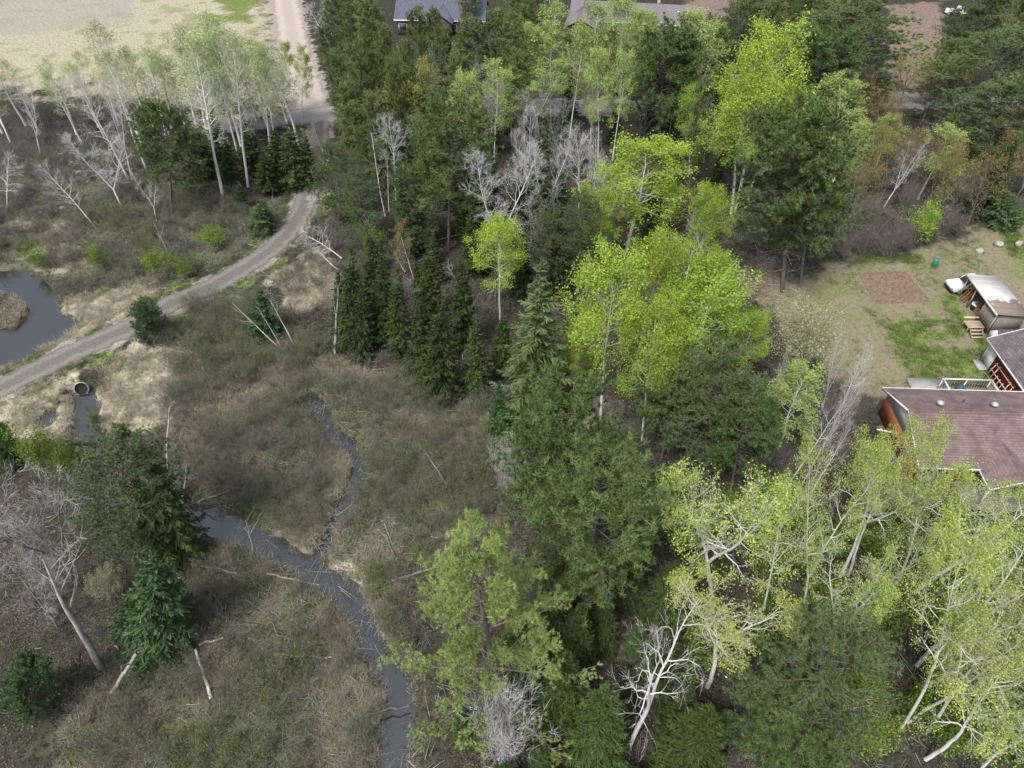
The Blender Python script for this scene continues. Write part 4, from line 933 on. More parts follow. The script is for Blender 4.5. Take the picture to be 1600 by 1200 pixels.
T('snag', 'leaning grey dead tree with fork in the lower left foreground', (62, 882), (158, 1042), w=40, var=2)
T('snag', 'thin upright grey dead stem right of the leaning forked dead tree', (186, 1010), (175, 1082), w=10, var=1)
T('snag', 'small dead tree with bare branches standing in the stream', (346, 788), (397, 868), w=30, var=0)
T('snag', 'short white birch stub above the bend of the track', (284, 350), (296, 386), w=6, var=1)
T('snag', 'leaning dead stem in the brush left of the birch stub', (216, 338), (266, 402), w=18, var=0)
T('snag', 'grey snag leaning beside the stream in the marsh', (600, 818), (620, 872), w=8, var=1)
T('snag', 'dead grey stem leaning in the marsh left of the upper red pine', (690, 690), (704, 765), w=14, var=0)
T('greyshrub', 'silvery bare shrub on the left of the upper red pine', (788, 672), (800, 790), w=60, var=0)
# --- foreground bottom
T('greyshrub', 'pale silvery bare crown at the bottom below the yellow-green pine', (788, 1092), h=9, w=140, var=1)
T('deadcrown', 'bare white birch with crooked limbs at the bottom centre', (1022, 915), (983, 1172), w=190, var=0)
T('cedar', 'pointed cedar with brownish tip at the bottom left of the bare white birch', (952, 1076), h=11, w=112, var=0)
T('cedar', 'cedar left of the brown-tipped cedar at the bottom', (888, 1022), h=10, w=90, var=1)
T('cedar', 'small cedar below the lower red pine trunk', (908, 948), h=9, w=70, var=0)
T('cedar', 'cedar at the bottom edge right of the bare white birch', (1110, 1110), h=9, w=120, var=1)
T('spruce', 'dark spruce behind the bare white birch', (1050, 985), h=8, w=95, var=0)
T('spruce', 'dark spruce under the yellow-green pine at its right', (870, 900), h=9, w=84, var=2)
T('spruce', 'dark spruce at the right of the star-branched aspen', (1235, 935), h=7, w=80, var=3)
T('whitepine', 'soft grey-green pine at the bottom right between the aspens', (1330, 1000), h=15, w=215, var=0)
T('redpine', 'grey-green pine at the bottom edge left of the aspen with scarred trunk', (1275, 1110), h=10, w=168, var=2)
T('spruce', 'dark spruce under the aspens at the right of the red pines', (1050, 880), h=7, w=70, var=1)
T('snag', 'small dead white stem between the two bottom cedars', (900, 1015), (928, 1085), w=16, var=0)
T('leafshrub', 'green understory bush at the bottom right below the scarred trunk', (1480, 1085), h=4, w=120, var=0)
T('leafshrub', 'green understory bush in the bottom right corner', (1545, 1120), h=4, w=110, var=1)
T('leafshrub', 'green understory bush below the crooked small aspen', (1390, 930), h=4, w=100, var=0)
T('leafshrub', 'green understory bush behind the stout scarred trunk', (1500, 1000), h=4, w=100, var=1)
T('leafshrub', 'green understory bush left of the tall slanting aspen foot', (1215, 860), h=4, w=84, var=0)
# --- shrubs at the yard and brush
T('bloom', 'large pale blossoming shrub at the left corner of the yard', (1262, 466), (1248, 580), w=112, var=1)
T('bareshrub', 'grey-brown bare bush in front of the blossoming shrub', (1235, 548), (1225, 610), w=90)
T('bareshrub', 'brown bare bush between the leaning birches and the yard', (1300, 600), (1290, 665), w=90)
T('bareshrub', 'brown bare brush beside the house gable wall', (1345, 610), (1335, 668), w=70)
for i, (x, y, wd, lb) in enumerate(((240, 420, 50, 'bright green leafy bush above the bushy young pine'), (155, 412, 44, 'green leafy bush above the dry grass by the pond'), (55, 412, 40, 'green leafy bush at the pond head'), (335, 385, 56, 'olive leafy bush on the upper verge of the track'), (290, 430, 40, 'low olive bush between the track and the dead stem'), (410, 350, 40, 'light olive bush under the bushy fir by the track bend'))):
    T('leafshrub', lb, (x, y - 30), (x, y + 6), w=wd)

# --- young growth between the trees, alike and untold
ORD = ['first', 'second', 'third', 'fourth', 'fifth', 'sixth', 'seventh', 'eighth', 'ninth', 'tenth', 'eleventh', 'twelfth', 'thirteenth', 'fourteenth', 'fifteenth', 'sixteenth', 'seventeenth', 'eighteenth', 'nineteenth', 'twentieth'] + ['twenty-' + k for k in ('first', 'second', 'third', 'fourth', 'fifth', 'sixth', 'seventh', 'eighth', 'ninth')] + ['thirtieth'] + ['thirty-' + k for k in ('first', 'second', 'third', 'fourth', 'fifth', 'sixth', 'seventh', 'eighth', 'ninth')]
UNSEEN = {(25, 1), (28, 14), (25, 18), (25, 26), (12, 12), (24, 6), (25, 4), (25, 11), (17, 5), (17, 11), (18, 5), (22, 2), (22, 3), (22, 4), (22, 6), (22, 8), (22, 9), (22, 10), (22, 11), (22, 12), (25, 5), (25, 8), (28, 2), (28, 4), (28, 5), (28, 7), (28, 8), (28, 9), (28, 10), (28, 11), (28, 12), (28, 13), (30, 1), (30, 2), (30, 3), (30, 4), (30, 6), (30, 8), (30, 10), (30, 12), (30, 13), (18, 7), (22, 7), (27, 11), (28, 6), (28, 1), (28, 3), (20, 1), (25, 20), (14, 4), (25, 22), (26, 3), (26, 4), (27, 20), (21, 5), (25, 15), (27, 24), (26, 2)}      # young trees the photograph shows nothing of
def fill(poly, k, n, hr, gap, label, grp, seed, rr=(0.9, 1.2)):
    rng = random.Random(seed); P = np.array(wpoly(poly)); c = 0; tries = 0; made = []
    while c < n and tries < n * 60:
        tries += 1
        x = rng.uniform(P[:, 0].min(), P[:, 0].max()); y = rng.uniform(P[:, 1].min(), P[:, 1].max())
        if poly_sd(np.array([x]), np.array([y]), P)[0] > 0: continue
        if any((x - a) ** 2 + (y - b) ** 2 < gap * gap for a, b, _, _ in PLACED): continue
        h = rng.uniform(*hr); _, _, pats = KINDS[k]; i = rng.randrange(len(pats)); q = rng.uniform(*rr); c += 1
        if (seed, c) in UNSEEN: PLACED.append((x, y, 1, h)); continue
        o = put(k, label, (x, y), h, pats[i][3] * h / pats[i][2] * q, (0, 0), i, grp); o['made'] = '%d,%d' % (seed, c); made.append((proj(x, y, h * 0.6)[0], o))
    made.sort(key=lambda a: a[0])
    for i, (_, o) in enumerate(made):
        del o['made']
        o['label'] = label + ', ' + ('leftmost' if i == 0 else 'rightmost' if i == len(made) - 1 else ORD[i] + ' from the left')
fill([(560, 330), (640, 270), (800, 290), (880, 330), (900, 460), (820, 600), (760, 560), (640, 520), (560, 480)], 'spruce', 26, (5, 10), 2.6, 'dark spruce in the middle stand by the rounded pine', 'dark spruces filling the middle stand', 11)
fill([(880, 330), (1150, 330), (1190, 420), (1200, 560), (1100, 700), (980, 720), (880, 640), (850, 480)], 'fir', 16, (3, 7), 2.8, 'young fir under the bright central aspens', 'young firs under the central aspens', 12)
fill([(790, 180), (1150, 180), (1150, 310), (900, 330), (790, 290)], 'spruce', 18, (4, 8), 3.0, 'dark young spruce below the top aspens', 'spruces below the top aspens', 13)
fill([(790, 170), (1140, 175), (1120, 300), (800, 280)], 'bare', 9, (7, 10), 3.0, 'thin grey bare tree below the top aspens', 'thin bare trees below the top aspens', 14)
fill([(1040, 760), (1290, 740), (1420, 760), (1580, 860), (1600, 1200), (1220, 1200), (1040, 1100), (960, 980)], 'leafshrub', 26, (2.2, 4.5), 2.0, 'small green undergrowth bush under the lower right aspens', 'undergrowth bushes under the lower right aspens', 15)
fill([(1040, 760), (1290, 740), (1420, 760), (1580, 860), (1600, 1200), (1220, 1200), (1040, 1100), (960, 980)], 'fir', 12, (2.5, 5), 2.6, 'young fir on the floor under the lower right aspens', 'young firs under the lower right aspens', 16)
fill([(700, 1180), (860, 900), (1040, 960), (1120, 1180), (1000, 1290), (750, 1290)], 'cedar', 14, (4, 7.5), 2.2, 'dark young cedar at the bottom centre', 'young cedars at the bottom centre', 17)
fill([(500, -10), (830, -10), (830, 150), (620, 160), (520, 150)], 'jackpine', 7, (10, 13), 3.4, 'olive pine deep behind the roadside row', 'pines deep in the stand at the top', 18)
fill([(1340, 230), (1560, 220), (1560, 330), (1450, 390), (1330, 390)], 'bareshrub', 22, (3, 5.5), 2.4, 'brown bare shrub deep in the upper right thicket', 'bare shrubs in the upper right thicket', 19)
fill([(1340, 180), (1600, 200), (1600, 320), (1480, 330), (1330, 330)], 'bud', 14, (7, 11), 2.6, 'dull budding maple deep in the upper right thicket', 'budding maples in the upper right thicket', 20)
fill([(1180, 30), (1290, 20), (1290, 130), (1180, 140)], 'whitepine', 5, (11, 14), 4.0, 'dark pine in the far stand across the road', 'far pines across the road', 21)
fill([(1480, -40), (1680, -40), (1680, 130), (1500, 120)], 'jackpine', 12, (11, 15), 4.0, 'olive pine in the far top right corner', 'far corner pines', 22)
fill([(1190, 620), (1330, 640), (1300, 760), (1180, 800)], 'bareshrub', 8, (2, 4), 2.2, 'brown bare shrub among the leaning birches', 'bare shrubs among the leaning birches', 23)
fill([(0, 190), (230, 200), (300, 290), (180, 330), (0, 300)], 'bareshrub', 12, (1.5, 3), 2.6, 'brown bare shrub among the upper left birches', 'bare shrubs among the birches', 24)

fill([(500, 185), (800, 180), (1350, 170), (1350, 215), (1000, 235), (700, 250), (520, 240)], 'spruce', 26, (5, 9), 2.6, 'dark spruce just this side of the road', 'dark spruces along the road', 25)
fill([(620, 180), (800, 178), (1350, 168), (1340, 210), (1000, 230), (640, 240)], 'bare', 16, (8, 12), 2.6, 'thin grey bare tree just this side of the road', 'bare trees along the road', 26)
fill([(790, 40), (830, 30), (850, 148), (1100, 150), (1110, 20), (1150, 20), (1360, 60), (1340, 148), (1100, 156), (520, 158), (520, 110), (780, 100)], 'jackpine', 16, (10, 13), 3.6, 'olive pine on the far side of the road', 'pines on the far side of the road', 27)
fill([(830, -40), (1400, -60), (1400, 30), (1080, 40), (1080, -30), (850, -30)], 'whitepine', 14, (10, 14), 4.5, 'dark pine in the far woods behind the purple roof', 'far pines behind the purple roof', 28)
fill([(0, 195), (340, 196), (340, 215), (0, 225)], 'leafbirch', 14, (9, 13), 2.4, 'slim pale birch between the field and the brush', 'slim birches below the field', 29)
fill([(-80, 190), (340, 192), (340, 225), (-80, 240)], 'bareshrub', 16, (2.5, 4), 2.0, 'brown bare shrub in the row below the field', 'bare shrubs below the field', 30)

fill([(190, 190), (340, 195), (470, 200), (470, 235), (330, 240), (190, 225)], 'leafbirch', 14, (13, 17), 2.2, 'tall pale birch deep in the upper left stand', 'birches deep in the upper left stand', 31, (1.0, 1.5))
fill([(560, 180), (640, 185), (700, 300), (640, 330), (560, 300)], 'jackpine', 8, (8, 12), 2.6, 'olive pine in the shade left of the rounded pine', 'olive pines left of the rounded pine', 32)

T('bigaspen', 'pale aspen crown spreading across the bottom right corner above the thick leaning trunk', (1615, 1050), h=13, w=190, var=1)
T('bigaspen', 'pale aspen filling the right edge above the white trailer', (1620, 940), h=16, w=190, var=3)
T('bigaspen', 'pale aspen covering the front eave of the house left of the porch', (1440, 700), h=15, w=130, var=0)
T('whitepine', 'dense green pine at the right edge below the roadside white pine', (1600, 120), h=13, w=130, var=2)
T('palebare', 'whitish bare crown right of the rounded pine and above the big silvery bare tree', (820, 175), h=13, w=66, var=1)
T('palebare', 'pale bare tree left of the domed aspen, right of the twin-stem tree', (950, 240), h=11, w=54, var=0)
T('bare', 'grey bare tree between the top aspen row and the twin-stem tree', (880, 150), h=12, w=60, var=1)
T('bare', 'grey bare tree behind the lone yellow-green aspen on its right', (842, 290), h=12, w=70, var=2)
T('whitepine', 'soft green pine left of the rounded pine mid picture', (645, 255), h=11, w=80, var=1)
T('whitepine', 'soft green pine right of the big silvery bare tree', (860, 330), h=10, w=74, var=2)
T('yellow', 'yellow-olive budding tree in the thicket right of the huge dark pine', (1375, 190), h=11, w=64, var=0)
T('yellow', 'yellow-olive budding tree in the thicket left of the orange maple', (1505, 245), h=9, w=56, var=1)
fill([(820, 150), (1100, 150), (1100, 185), (820, 190)], 'paleaspen', 4, (12, 15), 2.4, 'pale green aspen before the purple-roofed house', 'pale aspens in front of the purple roof', 33, (1.0, 1.3))

T('paleaspen', 'pale green aspen among the olive pines left of the fan-shaped aspen', (770, 95), h=14, w=80, var=1)
T('paleaspen', 'pale green aspen right of the yellowish budding tree, above the rounded pine', (725, 110), h=13, w=70, var=3)
T('yellow', 'yellowish budding tree at the left of the pale bare tree by the jack pines', (618, 120), h=12, w=76, var=1)
T('palebare', 'pale bare tree left of the rounded pine, above the thin white birches', (600, 170), h=12, w=64, var=0)
T('palebare', 'pale bare tree directly left of the whitish twin-stem tree', (858, 212), h=12, w=70, var=1)
T('birch', 'white bare birch in the brush below the round dark pine', (225, 262), (245, 345), w=40, var=1)
T('leafbirch', 'thick white birch at the left end of the tall stand beside the many-stemmed birch', (222, 62), (262, 225), w=66, var=1)
T('leafbirch', 'thick white birch between the two crossing birches and the round dark pine', (150, 80), (228, 262), w=62, var=2)

# ================================================================== BUILT THINGS
def shinglemat(name, c1, c2, row, swap=False):
    """asphalt tabs in courses, weathered"""
    m, t, b = newmat(name); b.inputs['Roughness'].default_value = 0.95; N = t.nodes.new; L = t.links.new
    tc = N('ShaderNodeTexCoord'); mp = N('ShaderNodeMapping'); L(tc.outputs['Object'], mp.inputs[0])
    if swap: mp.inputs['Rotation'].default_value = (0, 0, math.pi / 2)
    br = N('ShaderNodeTexBrick'); br.inputs['Scale'].default_value = 1.0; br.inputs['Brick Width'].default_value = 0.32; br.inputs['Row Height'].default_value = row; br.inputs['Mortar Size'].default_value = 0.012; br.inputs['Mortar Smooth'].default_value = 0.3; br.inputs['Bias'].default_value = 0.0
    br.inputs['Color1'].default_value = (*c1, 1); br.inputs['Color2'].default_value = (*c2, 1); br.inputs['Mortar'].default_value = tuple(k * 0.75 for k in c2) + (1,)
    nz = N('ShaderNodeTexNoise'); nz.inputs['Scale'].default_value = 0.9; nz.inputs['Detail'].default_value = 5; L(tc.outputs['Object'], nz.inputs[0])
    mr = N('ShaderNodeMapRange'); mr.inputs[1].default_value = 0.3; mr.inputs[2].default_value = 0.7; mr.inputs[3].default_value = 0.72; mr.inputs[4].default_value = 1.25; L(nz.outputs['Fac'], mr.inputs[0])
    hv = N('ShaderNodeHueSaturation'); L(mp.outputs[0], br.inputs['Vector']); L(br.outputs['Color'], hv.inputs['Color']); L(mr.outputs[0], hv.inputs['Value']); L(hv.outputs[0], b.inputs['Base Color'])
    return m
M['shingle'] = shinglemat('shingle', (0.195, 0.145, 0.135), (0.15, 0.112, 0.106), 0.2068)
M['shingle_garage'] = shinglemat('shingle_garage', (0.165, 0.135, 0.14), (0.11, 0.092, 0.096), 0.2139, True)
M['shingle_purple'] = mat('shingle_purple', (0.21, 0.18, 0.20), (0.15, 0.13, 0.145), scale=3, rough=0.95)
M['shingle_blue'] = mat('shingle_blue', (0.12, 0.135, 0.175), (0.08, 0.09, 0.115), scale=3, rough=0.95)
M['cedar_siding'] = mat('cedar_siding', (0.40, 0.14, 0.06), (0.28, 0.10, 0.045), scale=3, stretch=(1, 1, 6))
M['brown_siding'] = mat('brown_siding', (0.13, 0.095, 0.08), (0.09, 0.07, 0.06), scale=3, stretch=(1, 1, 6))
M['white_paint'] = mat('white_paint', (0.75, 0.75, 0.73), (0.62, 0.62, 0.60), scale=2)
M['red_siding'] = mat('red_siding', (0.20, 0.035, 0.035), (0.14, 0.025, 0.025), scale=3, stretch=(1, 1, 6))
M['new_wood'] = mat('new_wood', (0.62, 0.48, 0.30), (0.48, 0.36, 0.21), scale=3, stretch=(4, 4, 1))
M['old_wood'] = mat('old_wood', (0.26, 0.235, 0.21), (0.15, 0.135, 0.12), scale=4, stretch=(4, 4, 1))
M['tan_wood'] = mat('tan_wood', (0.45, 0.36, 0.26), (0.33, 0.26, 0.18), scale=4, stretch=(4, 1, 4))
M['steel'] = mat('steel', (0.52, 0.54, 0.55), (0.38, 0.39, 0.40), scale=6, rough=0.45, metal=0.4)
M['dark_metal'] = mat('dark_metal', (0.06, 0.065, 0.075), (0.035, 0.038, 0.045), scale=4, rough=0.6)
M['rubber_and_shade'] = mat('rubber_and_shade', (0.02, 0.02, 0.02), (0.012, 0.012, 0.012), scale=4)  # tyre and seat rubber, also the painted dark inside the culvert
M['car_white'] = mat('car_white', (0.80, 0.80, 0.79), (0.74, 0.74, 0.73), scale=1.5, rough=0.3)
M['car_glass'] = mat('car_glass', (0.05, 0.06, 0.07), (0.03, 0.035, 0.04), scale=2, rough=0.1)
def tinmat():
    m, t, b = newmat('tin_roof'); b.inputs['Roughness'].default_value = 0.6; N = t.nodes.new; L = t.links.new
    tc = N('ShaderNodeTexCoord'); sp = N('ShaderNodeSeparateXYZ'); L(tc.outputs['Object'], sp.inputs[0])
    nz = N('ShaderNodeTexNoise'); nz.inputs['Scale'].default_value = 1.1; nz.inputs['Detail'].default_value = 6; L(tc.outputs['Object'], nz.inputs[0])
    ad = N('ShaderNodeMath'); ad.operation = 'MULTIPLY_ADD'; ad.inputs[1].default_value = 4.5; L(nz.outputs['Fac'], ad.inputs[0]); L(sp.outputs['Y'], ad.inputs[2])
    cr = N('ShaderNodeValToRGB'); mr = N('ShaderNodeMapRange'); mr.inputs[1].default_value = -1.0; mr.inputs[2].default_value = 4.5; L(ad.outputs[0], mr.inputs[0]); L(mr.outputs[0], cr.inputs[0])
    e = cr.color_ramp.elements; e[0].position = 0.28; e[0].color = (0.20, 0.155, 0.13, 1); e[1].position = 0.75; e[1].color = (0.60, 0.58, 0.53, 1)
    for p, c in ((0.40, (0.26, 0.21, 0.18)), (0.44, (0.68, 0.68, 0.68)), (0.55, (0.62, 0.61, 0.60))): x = e.new(p); x.color = (*c, 1)
    L(cr.outputs[0], b.inputs['Base Color']); return m
M['tin_roof'] = tinmat()
M['green_plastic'] = mat('green_plastic', (0.04, 0.26, 0.17), (0.03, 0.19, 0.12), scale=2, rough=0.4)
M['orange_paint'] = mat('orange_paint', (0.55, 0.24, 0.04), (0.45, 0.18, 0.03), scale=3)
M['yellow_paint'] = mat('yellow_paint', (0.72, 0.58, 0.06), (0.6, 0.47, 0.05), scale=3, rough=0.4)
M['firewood'] = mat('firewood', (0.30, 0.19, 0.11), (0.16, 0.10, 0.06), scale=9)
M['tarp_blue'] = mat('tarp_blue', (0.06, 0.10, 0.16), (0.04, 0.06, 0.10), scale=3, rough=0.5)
M['soil'] = mat('soil', (0.22, 0.155, 0.112), (0.12, 0.083, 0.06), scale=3.5, rough=1, bump=0.5)
M['stone'] = mat('stone', (0.45, 0.42, 0.39), (0.28, 0.26, 0.24), scale=3, bump=0.4)
M['concrete'] = mat('concrete', (0.38, 0.37, 0.35), (0.29, 0.28, 0.265), scale=2)
M['pane'] = mat('pane', (0.10, 0.12, 0.14), (0.06, 0.07, 0.08), scale=1, rough=0.1)

def roof_slope(x0, x1, y_eave, z_eave, y_ridge, z_ridge, courses=20, th=0.022):
    """one pitch laid in overlapping courses"""
    g = Geo(); sgn = 1 if y_ridge > y_eave else -1
    rng = random.Random(int(y_eave * 10) + courses)
    for i in range(courses):
        a, b = i / courses, (i + 1.0) / courses
        ya, yb = y_eave + (y_ridge - y_eave) * a, y_eave + (y_ridge - y_eave) * b
        za, zb = z_eave + (z_ridge - z_eave) * a + th, z_eave + (z_ridge - z_eave) * b + 0.004
        P = [(x0, ya, za), (x1, ya, za), (x1, yb, zb), (x0, yb, zb)]
        if sgn < 0: P = P[::-1]
        g.add(P, [(0, 1, 2, 3)], 0, rng.random())
        Q = [(x0, ya, za - th - 0.03), (x1, ya, za - th - 0.03), (x1, ya, za), (x0, ya, za)]
        g.add(Q if sgn > 0 else Q[::-1], [(0, 1, 2, 3)])
    return g

# ---------------- the house at the right edge
def house():
    H = empty('house', (33.0, 40.3, 0), math.radians(-2.4)); L_ = 24.0
    tag(H, 'brown-shingled bungalow with orange gable wall at the right edge', 'house')
    part('roof', roof_slope(0, L_, -4.55, 2.75, 0, 4.65, 22), M['shingle'], H)
    back = part('roof', roof_slope(0, L_, 4.45, 2.75, 0, 4.65, 21), M['shingle'], H)
    part('ridge_cap', Geo().slab([(0, -0.16, 4.63), (L_, -0.16, 4.63), (L_, 0, 4.71), (0, 0, 4.71)], (0, 0, 0.025)).slab([(0, 0, 4.71), (L_, 0, 4.71), (L_, 0.16, 4.63), (0, 0.16, 4.63)], (0, 0, 0.025)), M['shingle'], H)
    g = Geo()
    for y0, z0, y1, z1 in ((-4.55, 2.58, 0, 4.48), (4.45, 2.58, 0, 4.48)):
        g.slab([(-0.03, y0, z0), (-0.03, y1, z1), (-0.03, y1, z1 + 0.2), (-0.03, y0, z0 + 0.2)], (0.05, 0, 0))
    part('rake_board', g, M['white_paint'], H)
    part('eave_trim', Geo().box((L_ / 2, 4.5, 2.70), (L_, 0.06, 0.16)).box((L_ / 2, -4.6, 2.70), (L_, 0.06, 0.16)), M['white_paint'], H)
    part('soffit', Geo().slab([(0.02, -4.5, 2.56), (0.42, -4.5, 2.56), (0.42, 0, 4.42), (0.02, 0, 4.42)], (0, 0, 0.03)).slab([(0.02, 0, 4.42), (0.42, 0, 4.42), (0.42, 4.4, 2.56), (0.02, 4.4, 2.56)], (0, 0, 0.03)), M['white_paint'], H)
    part('gable_panel', Geo().slab([(0.36, -3.9, 2.3), (0.36, 3.9, 2.3), (0.36, 3.9, 2.75), (0.36, 0, 4.4), (0.36, -3.9, 2.75)], (0.06, 0, 0)), M['white_paint'], H)
    w_ = part('gable_wall', Geo().box((0.44, 0, 1.1), (0.08, 7.8, 2.44)), M['cedar_siding'], H)
    part('window', Geo().box((0.38, -1.6, 1.3), (0.06, 1.3, 1.0)), M['pane'], w_)
    part('wall', Geo().box((L_ / 2 + 0.4, 0, 1.25), (L_ - 0.9, 7.7, 2.6)), M['cedar_siding'], H)
    for x, y in ((3.1, 1.05), (7.6, 1.05)):
        z = 4.65 - 0.427 * y
        v = part('roof_vent', Geo().lathe([(0.17, -0.1), (0.17, 0.22), (0.27, 0.25), (0.30, 0.36), (0.24, 0.46), (0.1, 0.52), (0.0, 0.53)], (x, y, z), 14), M['steel'], H, True)
    part('vent_pipe', Geo().tube((5.6, 1.9, 3.7), (5.6, 1.9, 4.15), 0.06, k=8), M['dark_metal'], H)
    # porch with its own gable
    px = 6.9; y0, y1 = -1.9, -6.5
    g1 = Geo(); g2 = Geo()
    for sgn, g in ((-1, g1), (1, g2)):
        for i in range(9):
            a, b = i / 9, (i + 1) / 9
            xa, xb = px + sgn * 2.1 * (1 - a), px + sgn * 2.1 * (1 - b); za, zb = 2.72 + 1.05 * a + 0.022, 2.72 + 1.05 * b + 0.004
            P = [(xa, y1, za), (xa, y0 - (1 - a) * 2.6, za), (xb, y0 - (1 - b) * 2.6, zb), (xb, y1, zb)]
            g.add(P if sgn < 0 else P[::-1], [(3, 2, 1, 0)])
            g.add([(xa, y1, za - 0.05), (xa, y0 - (1 - a) * 2.6, za - 0.05), (xa, y0 - (1 - a) * 2.6, za), (xa, y1, za)], [(0, 1, 2, 3)])
    part('porch_roof', g1, M['shingle'], H); part('porch_roof', g2, M['shingle'], H)
    part('porch_trim', Geo().slab([(px - 2.12, y1 - 0.03, 2.56), (px, y1 - 0.03, 3.61), (px, y1 - 0.03, 3.80), (px - 2.12, y1 - 0.03, 2.75)], (0, -0.05, 0)).slab([(px, y1 - 0.03, 3.61), (px + 2.12, y1 - 0.03, 2.56), (px + 2.12, y1 - 0.03, 2.75), (px, y1 - 0.03, 3.80)], (0, -0.05, 0))
         .box((px - 2.13, -5.4, 2.66), (0.05, 2.2, 0.16)).box((px + 2.13, -5.4, 2.66), (0.05, 2.2, 0.16)), M['white_paint'], H)
    for x in (-1.8, 1.8): part('porch_post', Geo().box((px + x, y1 + 0.25, 1.4), (0.14, 0.14, 2.5)), M['white_paint'], H)
    for i in range(14): part('porch_board', Geo().box((px - 0.4, -4.1 - i * 0.2, 0.35), (5.2, 0.18, 0.06)), M['old_wood'], H)
    part('door', Geo().box((px, -3.86, 1.2), (0.95, 0.08, 2.05)), M['white_paint'], H)
    for x in (2.5, 11.0): 
        wn = part('window', Geo().box((x, -3.88, 1.5), (1.6, 0.07, 1.1)), M['white_paint'], H); part('pane', Geo().box((x, -3.93, 1.5), (1.4, 0.04, 0.9)), M['pane'], wn)
    part('chimney_pipe', Geo().tube((-0.9, 1.1, 0.9), (0.4, 0.8, 0.9), 0.07, k=8), M['white_paint'], H)
house()

def deck():
    D = empty('wooden_deck', (42.3, 45.7, 0), math.radians(-2.4)); tag(D, 'raised grey deck with white-capped railing behind the house', 'deck')
    for i in range(16): part('deck_board', Geo().box((0, -1.2 + i * 0.16, 0.6), (4.6, 0.14, 0.04)), M['old_wood'], D)
    for x, y in ((-2.2, 1.3), (0, 1.3), (2.2, 1.3), (-2.2, -1.2), (2.2, -1.2)): part('post', Geo().box((x, y, 0.75), (0.1, 0.1, 1.6)), M['white_paint'], D)
    part('rail_cap', Geo().box((0, 1.3, 1.6), (4.6, 0.14, 0.07)).box((-2.2, 0, 1.62), (0.14, 2.6, 0.07)).box((2.2, 0, 1.62), (0.14, 2.6, 0.07)), M['white_paint'], D)
    for i in range(18): part('baluster', Geo().box((-2.1 + i * 0.247, 1.3, 1.1), (0.04, 0.04, 0.96)), M['dark_metal'], D)
    B = empty('barbecue', (41.5, 46.2, 0.62)); tag(B, 'dark round-lidded barbecue on the grey deck', 'barbecue')
    part('lid', Geo().lathe([(0.0, 0.98), (0.25, 0.93), (0.42, 0.75), (0.45, 0.6)], k=14), M['tarp_blue'], B, True); part('bowl', Geo().lathe([(0.45, 0.6), (0.4, 0.35), (0.2, 0.25), (0, 0.24)], k=14), M['dark_metal'], B, True)
    for a in (0, 2.1, 4.2): part('leg', Geo().tube((0.2 * math.cos(a), 0.2 * math.sin(a), 0.3), (0.35 * math.cos(a), 0.35 * math.sin(a), 0), 0.02, k=6), M['dark_metal'], B)
deck()
tag(link('patio', Geo().box((0, 0, 0.06), (3.4, 2.2, 0.14)).mesh('patio', [M['concrete']]), loc=(39.6, 47.6, 0)), 'grey concrete patio slab left of the deck behind the house', 'patio')

def garage():
    G = empty('garage', (46.3, 44.2, 0)); tag(G, 'dark red garage with brown roof and white trim at the right edge', 'garage')
    # ridge runs away from the camera; west wall faces the yard
    g = roof_slope(0, 7.4, -0.45, 2.62, 3.4, 4.15, 18)
    def turn(g):     # swap axes so the pitch rises to the east
        g.V = [np.stack([v[:, 1], 7.4 - v[:, 0], v[:, 2]], 1).astype(np.float32) for v in g.V]; return g
    part('roof', turn(g), M['shingle_garage'], G); part('roof', turn(roof_slope(0, 7.4, 7.25, 2.62, 3.4, 4.15, 18)), M['shingle_garage'], G)
    part('eave_trim', Geo().box((-0.47, 3.7, 2.56), (0.06, 7.4, 0.16)), M['white_paint'], G)
    part('rake_board', Geo().slab([(-0.45, 7.42, 2.5), (3.4, 7.42, 4.02), (3.4, 7.42, 4.18), (-0.45, 7.42, 2.66)], (0, 0.05, 0)).slab([(-0.45, -0.02, 2.5), (3.4, -0.02, 4.02), (3.4, -0.02, 4.18), (-0.45, -0.02, 2.66)], (0, -0.05, 0)), M['white_paint'], G)
    part('wall', Geo().box((3.4, 3.7, 1.25), (6.8, 6.9, 2.55)), M['red_siding'], G)
    d = part('door', Geo().box((-0.03, 6.3, 1.05), (0.08, 1.3, 2.1)), M['white_paint'], G); part('handle', Geo().box((-0.09, 5.8, 1.0), (0.06, 0.05, 0.12)), M['dark_metal'], d)
    for y in (0.27, 7.13): part('corner_trim', Geo().box((0.01, y, 1.25), (0.06, 0.14, 2.5)), M['white_paint'], G)
    part('step', Geo().box((-0.5, 6.3, 0.1), (0.8, 1.4, 0.2)), M['concrete'], G)
    F = empty('wooden_trellis', (45.75, 46.0, 0.0)); tag(F, 'unpainted wooden lattice frame leaning on the red garage wall', 'trellis')
    F.rotation_euler = (0, math.radians(14), 0)
    for z in (0.15, 0.85, 1.55): part('rail', Geo().box((0, 1.6, z), (0.05, 3.4, 0.09)), M['new_wood'], F)
    for i in range(7): part('rung', Geo().box((0.04, 0.05 + i * 0.52, 0.55 if i not in (0, 1, 5, 6) else 0.9), (0.04, 0.09, 0.9 if i not in (0, 1, 5, 6) else 1.6)), M['new_wood'], F)
garage()

